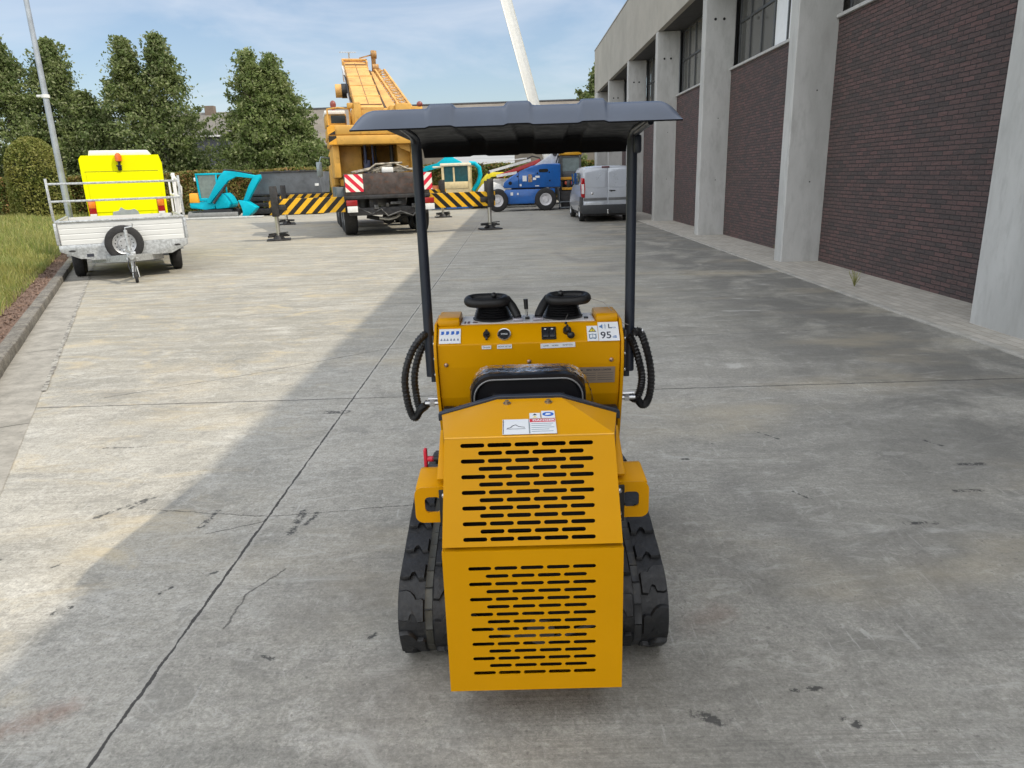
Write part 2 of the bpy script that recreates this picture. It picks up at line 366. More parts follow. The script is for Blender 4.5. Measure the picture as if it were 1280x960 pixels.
g = G('kerb_stone'); n1 = g.noise(5, 8, .75); n2 = g.noise(45, 5, .8)
c = g.mix(g.ramp(n1, .3, .7), (.10, .092, .08), (.27, .25, .215)); c = g.mix(g.ramp(n2, .50, .60, 0, .75), c, (.05, .048, .04)); g.bump(g.add(n1, n2), .7, .02); KERB = g.fin(c, .9)
m = M()
for s0 in np.arange(-8, 50, 1.0):
    j = random.uniform(-.006, .006)
    mt = frame(kp(s0+.008, -.16+j, 0), (KN.x, KN.y, 0), (KD.x, KD.y, 0))
    # cross section: x across, y along, z up(normal = KN x KD = +z)
    m.box(0, .16, 0, .984, -.05, .12+random.uniform(-.004, .004), .022, mt)
kind(obj('kerb', m, KERB))

# lawn sheet rising gently behind the kerb
g = G('lawn_soil'); n1 = g.noise(1.2, 6, .7); c = g.mix(g.ramp(n1, .3, .7), (.07, .085, .025), (.17, .16, .06)); g.bump(g.noise(30, 5), .6, .03); SOIL = g.fin(c, .95)
g = G('bark_mulch'); n1 = g.noise(38, 5, .8); c = g.mix(g.ramp(n1, .35, .65), (.06, .035, .025), (.3, .2, .15)); g.bump(n1, .8, .03); MUL = g.fin(c, .95)
m = M(); m.face(kp(-14, -.165, .09), kp(60, -.165, .09), kp(60, -.62, .105), kp(-14, -.62, .105)); kind(obj('mulch_strip', m, MUL, smooth=0))
def lawn_z(d): return .10+.30*min(1, max(0, (d-.6)/6))
m = M()
for a, b in ((.62, 2.0), (2, 4), (4, 7), (7, 45)):
    m.face(kp(-14, -a, lawn_z(a)), kp(60, -a, lawn_z(a)), kp(60, -b, lawn_z(b)), kp(-14, -b, lawn_z(b)))
kind(obj('lawn_ground', m, SOIL, smooth=0))
# grass blades
def blades(N, slo, shi, dlo, dhi, hs, wd, keep=None):
    V, F = [], []
    i = 0
    S = rng.uniform(slo, shi, N); D = rng.uniform(dlo, dhi, N)
    for s_, d_ in zip(S, D):
        p = K0+KD*s_-KN*d_
        clump = .55+.9*(.5+.5*math.sin(p.x*2.3+1.7*math.sin(p.y*1.9)))*random.random()
        h = hs*clump*random.uniform(.6, 1.3)*min(1, .5+(d_-.42)*.9); a = random.uniform(0, 6.28); w_ = wd*random.uniform(.6, 1.3)
        lx, ly = random.gauss(0, .32)*h, random.gauss(0, .32)*h; z0 = lawn_z(d_)-.01
        cx, cy = math.cos(a)*w_, math.sin(a)*w_
        k = len(V)
        V += [(p.x-cx, p.y-cy, z0), (p.x+cx, p.y+cy, z0), (p.x+lx*.45+cx*.7, p.y+ly*.45+cy*.7, z0+h*.6), (p.x+lx*.45-cx*.7, p.y+ly*.45-cy*.7, z0+h*.6), (p.x+lx, p.y+ly, z0+h*.95)]
        F += [(k, k+1, k+2, k+3), (k+3, k+2, k+4)]
    return V, F
g = G('grass_blades'); oi = g.n('ShaderNodeNewGeometry').outputs['Random Per Island']; n1 = g.noise(.8, 5, .7)
c = g.mix(g.ramp(n1, .3, .7), (.17, .26, .035), (.38, .35, .09)); c = g.mix(g.mul(oi, .7), c, (.44, .38, .17)); c = g.mix(g.ramp(g.math('FRACT', g.mul(oi, 7)), .55, .9, 0, .6), c, (.07, .14, .02))
tr = g.n('ShaderNodeBsdfTranslucent'); g.put(c, tr.inputs[0]); ms = g.n('ShaderNodeMixShader'); ms.inputs[0].default_value = .35
g.fin(c, .6); g.l(g.p.outputs[0], ms.inputs[1]); g.l(tr.outputs[0], ms.inputs[2]); g.l(ms.outputs[0], g.out.inputs[0]); GRASS = g.m
V, F = [], []
for N, a, b, c_, d_, h, w_ in ((34000, -2, 12, .42, 4.5, .34, .006), (30000, 9, 24, .42, 7, .32, .009), (24000, 24, 44, .5, 14, .27, .017)):
    v, f_ = blades(N, a, b, c_, d_, h, w_); k = len(V); V += v; F += [tuple(i+k for i in q) for q in f_]
kind(tag(obj('meadow_grass', (V, [], F), GRASS, smooth=0), 'tall yellow green grass growing on the verge behind the kerb', 'grass'), 'stuff')
# mulch chips
V, F = [], []
for i in range(5000):
    p = K0+KD*rng.uniform(-3, 16)-KN*rng.uniform(.17, .75); s_ = random.uniform(.006, .02); z = .1
    q = [Vector((random.gauss(0, s_), random.gauss(0, s_), abs(random.gauss(0, s_*.8)))) for _ in range(4)]
    k = len(V); V += [(p.x+a.x, p.y+a.y, z+a.z) for a in q]; F += [(k, k+1, k+2), (k, k+2, k+3), (k+1, k+3, k+2), (k, k+3, k+1)]
kind(tag(obj('bark_chips', (V, [], F), MUL, smooth=0), 'reddish brown bark chips along the top of the kerb', 'bark chips'), 'stuff')

# paving strip along the building
g = G('small_pavers'); X, Y, Z = g.xyz(); bt = g.n('ShaderNodeTexBrick'); g.l(g.vec(Y, X), bt.inputs['Vector']); bt.inputs['Scale'].default_value = 1
for k, v in (('Brick Width', .22), ('Row Height', .11), ('Mortar Size', .006), ('Mortar Smooth', .2)): bt.inputs[k].default_value = v
bt.inputs['Color1'].default_value = (.34, .32, .28, 1); bt.inputs['Color2'].default_value = (.43, .40, .35, 1); bt.inputs['Mortar'].default_value = (.26, .24, .2, 1)
c = g.mix(g.ramp(g.noise(2, 7, .7), .45, .75, 0, .5), bt.outputs[0], (.2, .185, .15)); g.bump(g.math('SUBTRACT', g.mul(g.noise(60, 4), .5), bt.outputs['Fac']), .4, .006); PAV = g.fin(c, .85)
kind(obj('paved_strip', M().box(4.62, 5.75, -30, 46, -.02, .012), PAV, smooth=0))
g = G('strip_edge'); EDGE = g.fin(g.mix(g.ramp(g.noise(5, 6), .3, .7), (.28, .27, .24), (.4, .38, .34)), .85)
m = M()
for y in np.arange(-30, 46, 1.0): m.box(4.53, 4.615, y+.004, y+.996, -.02, .016, .004)
kind(obj('edging_stones', m, EDGE))

# ================================================================= BUILDING
g = G('wall_concrete'); X, Y, Z = g.xyz()
n1 = g.noise(.8, 7, .65, sc=(1, 1, .35)); n2 = g.noise(7, 7, .7, sc=(1, 1, .3)); n3 = g.noise(60, 4, .7)
c = g.mix(g.ramp(n1, .3, .7), (.36, .36, .345), (.5, .5, .485)); c = g.mix(g.ramp(n2, .45, .7, 0, .45), c, (.3, .295, .28)); c = g.mix(g.ramp(n3, .66, .7, 0, .5), c, (.2, .2, .19))
g.bump(g.add(g.mul(n2, .5), g.mul(n3, .3)), .25, .01); WC = g.fin(c, .7)
g = G('fascia_concrete'); n1 = g.noise(.6, 7, .65); n2 = g.noise(24, 5, .7); c = g.mix(g.ramp(n1, .3, .7), (.33, .315, .275), (.41, .39, .345)); c = g.mix(g.ramp(n2, .5, .7, 0, .25), c, (.25, .23, .2)); g.bump(n2, .3, .008); FC = g.fin(c, .85)
g = G('brown_brick'); X, Y, Z = g.xyz(); 
bt = g.n('ShaderNodeTexBrick'); dv = g.noise(11, 6, .75); g.l(g.vec(g.add(Y, g.mul(g.add(g.noise(14, 5, .8, loc=(3, 1, 2)), -.5), .05)), g.add(Z, g.mul(g.add(dv, -.5), .022))), bt.inputs['Vector']); bt.inputs['Scale'].default_value = 1; bt.offset = .5
for k, v in (('Brick Width', .235), ('Row Height', .062), ('Mortar Size', .0075), ('Mortar Smooth', .6), ('Bias', .0)): bt.inputs[k].default_value = v
bt.inputs['Color1'].default_value = (.088, .068, .066, 1); bt.inputs['Color2'].default_value = (.17, .096, .09, 1); bt.inputs['Mortar'].default_value = (.03, .026, .026, 1)
c = g.mix(g.ramp(g.noise(1.1, 6, .7, sc=(1, .6, 1)), .35, .7, 0, .45), bt.outputs[0], (.075, .062, .06))
c = g.mix(g.ramp(g.noise(9, 6, .8, sc=(1, .5, 2)), .56, .72, 0, .6), c, (.21, .15, .13))
c = g.mix(g.ramp(g.noise(34, 5, .8, sc=(1, .5, 1.6)), .60, .74, 0, .6), c, (.27, .24, .235)); c = g.mix(g.ramp(g.noise(22, 6, .8, sc=(1, .4, 1.5), loc=(4, 4, 4)), .5, .66, 0, .6), c, (.045, .038, .038))
g.bump(g.math('SUBTRACT', g.mul(g.noise(24, 7, .75, sc=(1, .6, 1.3)), 1.6), g.mul(bt.outputs['Fac'], 1.1)), 1., .03); BRICK = g.fin(c, .72)
FRM = pm('window_frame_grey', (.055, .058, .06), .4, var=.1)
g = G('window_glass'); PANE = g.fin(g.mix(g.ramp(g.noise(.4, 2), .4, .6), (.10, .10, .095), (.14, .14, .13)), .06, **{'Specular IOR Level': .7})
PANE_WHITE = pm('plain_pane_white', (.78, .8, .82), .6, var=.03)  # plain white fill for a few panes of one window
SILL = pm('stone_sill', (.42, .42, .41), .7, var=.1)
BX = 4.98
wh = thing('warehouse', 'long warehouse with pale concrete piers and dark brown brick panels beside the yard', 'warehouse', (BX, 0, 0))
O = (BX, 0, 0)
HB, HT = 6.2, 8.6
piers = [(-24.6, -24.2), (-18.3, -17.9), (-12, -11.6), (-5.7, -5.3), (.6, 1.0), (6.2, 7.72), (13.47, 13.84), (19.76, 20.13), (26.05, 26.42), (32.34, 32.71), (38.63, 39.0), (43.9, 45.2)]
for a, b in piers:
    m = M().box(BX, 5.74, a, b, -.1, HB-.002, .012, seg=1)
    p_ = obj('concrete_pier', m, WC, wh, O)
    if a > 7 and a < 40:
        m = M()
        for xx, zz, r_ in ((5.22, 5.35, .035), (5.44, 5.35, .035), (5.4, 1.45, .012), (5.4, 3.0, .012)):
            obj('tie_hole', M().cyl((xx, a-.004, zz), (xx, a+.02, zz), r_, n=12), VOIDB, p_, O)
for i, ((a, b), (c_, d_)) in enumerate(zip(piers, piers[1:])):
    if d_ < 0: 
        obj('brick_panel', M().box(5.68, 6.0, b+.002, c_-.002, -.1, 4.14), BRICK, wh, O, smooth=0); continue
    obj('brick_panel', M().box(5.68, 6.0, b+.002, c_-.002, -.1, 4.14), BRICK, wh, O, smooth=0)
    obj('window_sill', M().box(5.63, 6.05, b+.004, c_-.004, 4.142, 4.20, .006, seg=1), SILL, wh, O)
    m = M(); n = 7; y0, y1 = b+.01, c_-.01; xw = 5.84
    for zz in (4.205, 5.22, HB-.07): m.box(xw, xw+.07, y0, y1, zz, zz+.06, .004, seg=1)
    ys = [y0+(y1-y0-.06)*k/n for k in range(n+1)]
    for yy in ys:
        m.box(xw-.004, xw+.066, yy, yy+.06, 4.265, 5.218, .004, seg=1); m.box(xw-.004, xw+.066, yy, yy+.06, 5.282, HB-.072, .004, seg=1)
    fr = obj('window', m, FRM, wh, O)
    bl = 4 if abs(b-13.84) < .1 else 0
    obj('pane', M().box(xw+.03, xw+.036, ys[bl]+.03, y1, 4.23, HB-.03), PANE, fr, O, smooth=0)
    if bl: obj('white_pane', M().box(xw+.028, xw+.038, y0+.03, ys[bl]+.028, 4.23, HB-.03), PANE_WHITE, fr, O, smooth=0)
m = M()
ys = [-24.6]+[(b+a)/2 for a, b in piers[1:-1]]+[45.2]
for a, b in zip(ys, ys[1:]): m.box(BX+.003, 5.16, a+.006, b-.006, HB, HT-.06, .006, seg=1)
obj('fascia', m, FC, wh, O)
obj('coping', M().box(BX-.02, 5.7, -24.6, 45.22, HT-.058, HT, .006, seg=1), pm('coping_metal', (.3, .29, .27), .5), wh, O)
obj('soffit', M().box(5.163, 5.92, -24.6, 45.1, HB+.004, HB+.3), pm('soffit_grey', (.06, .06, .06), .8), wh, O, smooth=0)
obj('rear_hall', M().box(6.06, 34, -24.5, 45.18, -.1, HT-.25), FC, wh, O, smooth=0)

# weeds at the wall foot
WEED = pm('weed_leaf', (.2, .2, .06), .7, var=.3)
for i, (x, y, h, lab) in enumerate(((4.95, 10.4, .24, 'small dry yellow weed on the paving in front of the nearest brick panel'), (5.45, 15.0, .16, 'low grey green weed in the paving behind the second concrete pier'))):
    m = M()
    for k in range(26):
        a = random.uniform(0, 6.28); l = h*random.uniform(.4, 1); t = random.uniform(.1, .6)
        q = Vector((x+math.cos(a)*l*t, y+math.sin(a)*l*t, l)); m.tube([(x, y, .01), ((x+q.x)/2, (y+q.y)/2, l*.6), q], .0025, 4)
        m.face(q, q+Vector((.012, .006, .004)), q+Vector((.004, .012, .02)))
    tag(obj('weed', m, WEED), lab, 'weed')

# ================================================================= MINI LOADER
MX = .025
ml = thing('mini_loader', 'small yellow tracked loader with dark canopy parked in the shade in the foreground', 'mini loader', (MX, 2.6, 0))
O = (0, 2.6, 0)
def mo(name, m, mat, parent=ml, **k): return obj(name, m, mat, parent, O, **k)
# --- lower rear grille panel
def rows(xl, xr, z0, z1, n, w_, h_):
    H = []
    pitch = (xr-xl-w_)/4
    for r_ in range(n):
        z = z0+(z1-z0)*r_/(n-1)
        if r_ % 2 == 0: H += [slot(xl+w_/2+k*pitch, z, w_, h_) for k in range(5)]
        else: H += [slot(xl+w_/2+pitch*(k+.5)+.012, z, w_, h_) for k in range(4)]
    return H
me = plate2d([(-.2725, .148), (.2725, .148), (.2725, .645), (-.2725, .645)], rows(-.196, .19, .586, .214, 15, .070, .0130), .0024)
m = M().add_mesh(me, frame((0, 1.902, 0), (1, 0, 0), (0, 0, 1)))
lowp = mo('lower_grille', m, YEL, smooth=0)
m = M().box(-.2725, -.2685, 1.9042, 2.42, .148, .645, .001, seg=1).box(.2685, .2725, 1.9042, 2.42, .148, .645, .001, seg=1).box(-.268, .268, 1.9045, 2.42, .1482, .1522).box(-.268, .268, 1.905, 1.94, .641, .6448)
mo('lower_casing', m, YEL)
mo('engine_core', M().box(-.25, .25, 1.96, 2.4, .17, .62).box(-.24, .24, 2.03, 2.28, .64, .9), VOIDB, smooth=0)
# cooling bits seen dimly behind the slots
m = M().cyl((.02, 1.94, .33), (.02, 1.958, .33), .045, n=20).tube([(-.2, 1.945, .4), (-.1, 1.94, .33), (.05, 1.945, .3), (.2, 1.94, .36)], .008, 8)
mo('engine_hose', m, pm('grey_hose', (.1, .1, .1), .5))
# --- upper hood: slanted panel
zb, zt = .658, .972; yb, yt = 1.905, 1.992; hb, ht = .2705, .254
vv = Vector((0, yt-yb, zt-zb)); Lv = vv.length
me = plate2d([(-hb, 0), (hb, 0), (ht, Lv), (-ht, Lv)], rows(-.207, .19, Lv-.022, .022, 13, .0725, .0126), .0024)
mo('upper_grille', M().add_mesh(me, frame((0, yb, zb), (1, 0, 0), vv)), YEL, smooth=0)
yk = 2.26
A_, B_, C_, D_ = (-.287, yk, .955), (-.1, yk, 1.004), (.112, yk, 1.004), (.297, yk, .945)
E_, F_ = (-ht, yt, zt), (ht, yt, zt)
m = M()
m.face(E_, F_, C_, B_); m.face(E_, B_, A_); m.face(F_, D_, C_)
bmesh.ops.remove_doubles(m.b, verts=m.b.verts[:], dist=.0005)
bmesh.ops.solidify(m.b, geom=m.b.faces[:], thickness=-.003)
hd = mo('hood_top', m, YEL, smooth=20)
mo('hood_fold', M().cyl((-ht, yt+.0015, zt+.0005), (ht, yt+.0015, zt+.0005), .0035, n=12), pm('edge_highlight_yellow', (.72, .36, .02), .25), smooth=60)  # fold highlight put into the colour of a lighter yellow bar
m = M()
m.b.free()
for pts_ in ([E_, A_, (-.287, yk, zb), (-hb, yb, zb)], [F_, (hb, yb, zb), (.297, yk, zb), D_]):
    m = M().face(*pts_); bmesh.ops.solidify(m.b, geom=m.b.faces[:], thickness=.003); mo('hood_side', m, YEL, smooth=0)
# dark trim round the far edge of the hood, seat mount plate
m = M()
pts = [(-.30, .955), (-.1, 1.010), (.112, 1.010), (.31, .945)]
m.prism([(p[0], p[1]+.006) for p in pts]+[(p[0], p[1]-.02) for p in pts[::-1]], 'y', yk+.001, yk+.028, .002)
mo('hood_trim', m, NAVY)
m = M().cyl((0, 2.43, 0), (0, 2.43, 0.01), .001); m = M()
m.box(-.28, .28, yk+.03, 2.9, .16, .80)
mo('seat_base', m, DARKST)
for bx in (-.067, .069):
    m = M().cyl((bx, 2.225, .998), (bx, 2.225, 1.006), .013, n=14).cyl((bx, 2.225, 1.006), (bx, 2.225, 1.013), .008, n=6); mo('hood_bolt', m, pm('passivated_bolt', (.35, .3, .22), .35, .8))
# --- hood labels
hf = frame((0, yt-.001, zt+.0035), (1, 0, 0), Vector(B_)+Vector((.1, 0, 0))-Vector((0, yt, zt)))
def onplane(mf, x0, x1, y0, y1, name, mat, parent, z=.0022, th=.0008):
    m = M().box(x0, x1, y0, y1, z, z+th, 0, mf); return mo(name, m, mat, parent, smooth=0)
def ptext(mf, body, x, y, size, mat, parent, z=.0034, bold=0, align='CENTER'):
    m = M().add_mesh(text_mesh(body, size, mat, bold=bold, align=align), mf @ Matrix.Translation((x, y, z))); return mo('printed_text', m, mat, parent, smooth=0)
l1 = onplane(hf, -.080, .0015, .006, .108, 'instruction_label', PAPER, ml)
m = M().box(-.0785, -.0765, .008, .106, .003, .0034, 0, hf).box(.0003, .0014, .008, .106, .003, .0034, 0, hf)
m.tube([hf @ Vector(p) for p in ((-.066, .045, .0034), (-.055, .05, .0034), (-.05, .062, .0034), (-.04, .068, .0034), (-.03, .056, .0034), (-.012, .05, .0034))], .0012, 5).box(-.068, -.01, .04, .042, .003, .0034, 0, hf)
mo('line_drawing', m, INK, l1)
l2 = onplane(hf, .002, .084, .006, .108, 'danger_label', PAPER, ml)
m = M().box(.0035, .0825, .085, .106, .003, .0034, 0, hf); mo('red_band', m, REDINK, l2)
ptext(hf, 'DANGER', .047, .0955, .017, PAPER, l2, .0036, .0005)
m = M()
for k, (a, b) in enumerate(((.008, .076), (.008, .070), (.008, .078), (.008, .062), (.008, .074))): m.box(a, b, .072-k*.013, .0755-k*.013, .003, .0034, 0, hf)
m.box(.0025, .0042, .008, .084, .0031, .0035, 0, hf); mo('text_lines', m, pm('label_grey', (.25, .33, .38), .5, var=0), l2)
l3 = onplane(hf, .004, .040, .112, .150, 'caution_label', PAPER, ml)
mo('warning_mark', M().prism([(.014, .133), (.028, .133), (.021, .146)], 'z', .003, .0034, mat=hf).box(.038, .0392, .114, .148, .003, .0034, 0, hf), INK, l3); mo('yellow_mark', M().prism([(.013, .117), (.029, .117), (.021, .129)], 'z', .003, .0034, mat=hf), pm('label_yellow', (.75, .6, .15), .5, var=0), l3)
l4 = onplane(hf, .042, .084, .112, .164, 'noise_label', PAPER, ml)
m = M(); 
for r_, mt in ((1, 0),): 
    ring = [(.063+.018*math.cos(a), .139+.015*math.sin(a)) for a in np.linspace(0, 2*math.pi, 24, endpoint=False)]; m.prism(ring, 'z', .003, .0034, mat=hf)
mo('blue_disc', m, BLUEINK, l4); mo('head_mark', M().prism([(.053, .134), (.06, .131), (.072, .136), (.07, .144), (.058, .146)], 'z', .0036, .0040, mat=hf), PAPER, l4)
# --- console
cy0, cy1 = 2.80, 2.875
prof = [(2.80, 1.072), (2.865, 1.133), (2.875, 1.136), (3.06, 1.136), (3.09, 1.10), (3.09, .6), (2.93, .6), (2.90, .72), (2.83, .84), (2.80, .978)]
mo('console_body', M().prism(prof, 'x', -.352, .388, .0025), YEL, smooth=18)
sprof = [(2.788, 1.08), (2.80, 1.19), (2.83, 1.19), (3.06, 1.178), (3.10, 1.12), (3.10, .56), (2.92, .50), (2.87, .60), (2.80, .84), (2.783, .98)]
sprof = [(2.79, 1.075), (2.865, 1.147), (3.06, 1.15), (3.10, 1.12), (3.10, .5), (2.93, .42), (2.89, .62), (2.815, .84), (2.785, .98)]
mo('console_side', M().prism(sprof, 'x', -.366, -.354, .0025), YEL); mo('console_side', M().prism(sprof, 'x', .39, .402, .0025), YEL)
def ear(x0, x1):
    m = M(); x0, x1 = min(x0, x1), max(x0, x1)
    m.prism([(2.868, 1.134), (2.872, 1.158), (2.885, 1.168), (3.03, 1.168), (3.05, 1.155), (3.055, 1.134)], 'x', x0, x1, .007); return m
mo('corner_cover', ear(-.352, -.262), YEL); mo('corner_cover', ear(.298, .388), YEL)
mo('control_deck', M().box(-.258, .294, 2.885, 3.05, 1.1365, 1.1405, .001, seg=1), pm('deck_white', (.68, .64, .61), .35, var=.06))
dl = mo('deck_decal', M().box(-.245, -.238, 2.888, 2.93, 1.1412, 1.1418).box(-.232, -.222, 2.888, 2.93, 1.1412, 1.1418).box(-.21, -.19, 2.90, 2.905, 1.1412, 1.1418).box(-.21, -.19, 2.912, 2.917, 1.1412, 1.1418), pm('decal_dark', (.12, .03, .03), .5), smooth=0)
m = M().cyl((.262, 2.93, 1.1407), (.262, 2.93, 1.147), .010, n=10); mo('deck_bolt', m, DARKST)
# fold line + screws on console face
for x, z in ((-.32, .99), (.018, .995), (.352, .993)):
    m = M().sph((x, 2.797, z), .009, (1, .6, 1)); mo('screw', m, pm('copper_screw', (.4, .27, .2), .35, .7))
# control strip frame
cs = frame((0, 2.7985, 1.073), (1, 0, 0), (0, .065, .061))
# dial
dm = cs @ Matrix.Translation((-.08, .043, .0))
mo('gauge_bezel', M().lathe([(.001, .002), (.0235, .002), (.0235, .006), (.027, .007), (.0285, .004), (.0285, 0)], (dm @ Vector((0, 0, 0))), dm.to_3x3() @ Vector((0, 0, 1))), STEEL)
gd = mo('gauge_face', M().cyl(dm @ Vector((0, 0, .0022)), dm @ Vector((0, 0, .0045)), .0232, n=26), BLKP)
ptext(dm, '00000', 0, 0, .011, PAPER, gd, .0048)
kb = cs @ Matrix.Translation((-.152, .042, 0))
mo('throttle_knob', M().cyl(kb @ Vector((0, 0, 0)), kb @ Vector((0, 0, .012)), .014, n=16).cyl(kb @ Vector((0, 0, .012)), kb @ Vector((0, 0, .022)), .0085, n=14).box(-.005, .005, -.024, .024, .0, .010, .002, kb), BLKP)
sw = mo('switch_panel', M().box(.072, .131, .012, .074, 0, .004, .0015, cs, 1), BLKP)
mo('rocker_switch', M().box(.078, .099, .02, .062, .004, .010, .002, cs).box(.104, .125, .02, .062, .004, .010, .002, cs), pm('switch_black', (.02, .022, .028), .25)); 
mo('switch_legend', M().box(.083, .091, .055, .060, .0102, .0108, 0, cs).box(.110, .119, .055, .060, .0102, .0108, 0, cs), PAPER, sw, smooth=0)
mo('ignition_key', M().cyl(cs @ Vector((.176, .05, 0)), cs @ Vector((.176, .05, .014)), .017, n=18).box(.171, .181, .03, .062, .014, .036, .004, cs).sph(cs @ Vector((.189, .018, .02)), .016, (1, .8, .9)).sph(cs @ Vector((.172, .076, .022)), .006), BLKP)
wl = [(.172, 2.88, 1.145), (.2, 2.95, 1.18), (.24, 2.98, 1.205), (.29, 2.98, 1.213), (.34, 2.96, 1.20), (.37, 2.93, 1.17), (.385, 2.90, 1.14), (.41, 2.88, 1.125), (.43, 2.87, 1.12)]
mo('wire_loop', M().tube(wl, .0012, 6), pm('wire_steel', (.3, .29, .28), .4, .5))
# console labels
c1 = onplane(cs, -.345, -.257, .006, .078, 'pictogram_label', PAPER, ml, .0012)
m = M()
for k, x in enumerate((-.331, -.311, -.290, -.270)): m.box(x-.006, x+.006, .052, .066, .0022, .0026, 0, cs).box(x-.008, x+.003, .049, .0515, .0022, .0026, 0, cs)
mo('pictogram', m, BLUEINK, c1, smooth=0)
m = M()
for k, x in enumerate((-.335, -.322, -.310, -.296, -.283, -.268)): m.prism([(x-.005, .02), (x+.005, .02), (x, .032)], 'z', .0022, .0026, mat=cs)
mo('pictogram_row', m, pm('label_slate', (.15, .18, .28), .5, var=0), c1, smooth=0)
c2 = onplane(cs, .256, .300, -.002, .072, 'manual_label', PAPER, ml, .0012)
mo('warning_triangle', M().prism([(.262, .042), (.294, .042), (.278, .067)], 'z', .0022, .0026, mat=cs), INK, c2, smooth=0)
mo('triangle_fill', M().prism([(.2665, .0445), (.2895, .0445), (.278, .0625)], 'z', .0028, .0031, mat=cs), pm('label_vivid_yellow', (.75, .62, .03), .5, var=0), c2, smooth=0)
ptext(cs, '!', .278, .052, .019, INK, c2, .0034, .0006)
mo('open_book', M().prism([(.263, .012), (.267, .007), (.278, .010), (.289, .007), (.293, .012), (.293, .034), (.289, .030), (.278, .033), (.267, .030), (.263, .034)], 'z', .0022, .0026, mat=cs), pm('label_steel_blue', (.12, .2, .3), .5, var=0), c2, smooth=0)
mo('book_page', M().prism([(.267, .013), (.277, .014), (.277, .029), (.267, .026)], 'z', .0028, .0031, mat=cs).prism([(.279, .014), (.289, .013), (.289, .026), (.279, .029)], 'z', .0028, .0031, mat=cs), PAPER, c2, smooth=0)
c3 = onplane(cs, .302, .385, -.004, .088, 'sound_level_label', PAPER, ml, .0022)
ptext(cs, '95', .332, .022, .046, INK, c3, .0034, .0006); ptext(cs, 'dB', .366, .014, .017, pm('label_mid_blue', (.1, .2, .4), .5, var=0), c3, .0034, .0003)
ptext(cs, 'L', .350, .066, .030, INK, c3, .0034, .0006); ptext(cs, 'WA', .365, .059, .012, pm('label_mid_blue', (.1, .2, .4), .5, var=0), c3)
m = M().prism([(.308, .062), (.312, .062), (.321, .055), (.321, .078), (.312, .070), (.308, .070)], 'z', .0032, .0035, mat=cs)
for k in range(2):
    rr_ = .006+.004*k; P = [(.324+rr_*math.cos(a), .066+rr_*1.4*math.sin(a)) for a in np.linspace(-1, 1, 7)]; m.tube([cs @ Vector((x, y, .0034)) for x, y in P], .0008, 4)
mo('speaker_mark', m, pm('label_mid_blue', (.1, .2, .4), .5, var=0), c3, smooth=0)
# tags on the vertical face
vf = frame((0, 2.7985, 0), (1, 0, 0), (0, 0, 1))
t1 = mo('name_tag', M().box(-.172, -.134, 1.052, 1.067, .0005, .0012, 0, vf), PAPER, smooth=0); ptext(vf, 'Throttle', -.153, 1.0595, .009, INK, t1, .0014)
t2 = mo('name_tag', M().box(-.110, -.050, 1.052, 1.069, .0005, .0012, 0, vf), PAPER, smooth=0); ptext(vf, 'HOUR METER', -.08, 1.0605, .0085, INK, t2, .0014)
vf2 = vf @ Matrix.Rotation(R(1.2), 4, 'Z')
t3 = mo('name_tag', M().box(.088, .228, 1.046, 1.066, .0005, .0012, 0, vf2), PAPER, smooth=0); ptext(vf2, 'LAMP     HORN       IGNITION', .158, 1.056, .009, INK, t3, .0014)
lf = frame((0, 2.7985, .978), (1, 0, 0), (0, -.03, .138))
npz = mo('rating_plate', M().box(.222, .368, -.088, -.016, .0005, .0015, 0, lf), pm('plate_bronze', (.33, .26, .2), .35, .4, var=.08), smooth=0)
ptext(lf, 'MINI TRACK LOADER', .302, -.0285, .0105, INK, npz, .0018, .0002)
m = M().box(.228, .236, -.031, -.026, .0017, .002, 0, lf)
for k in range(4): m.box(.230, .290, -.044-k*.0105, -.0425-k*.0105, .0017, .002, 0, lf).box(.297, .360, -.044-k*.0105, -.0425-k*.0105, .0017, .002, 0, lf)
mo('plate_lines', m, INK, npz, smooth=0)
mo('side_valve', M().box(.30, .38, 2.80, 2.84, .745, .79, .006).cyl((.33, 2.79, .775), (.33, 2.81, .775), .016, n=12), BLKP)
mo('side_valve', M().box(-.345, -.30, 2.81, 2.85, .75, .80, .006), BLKP)
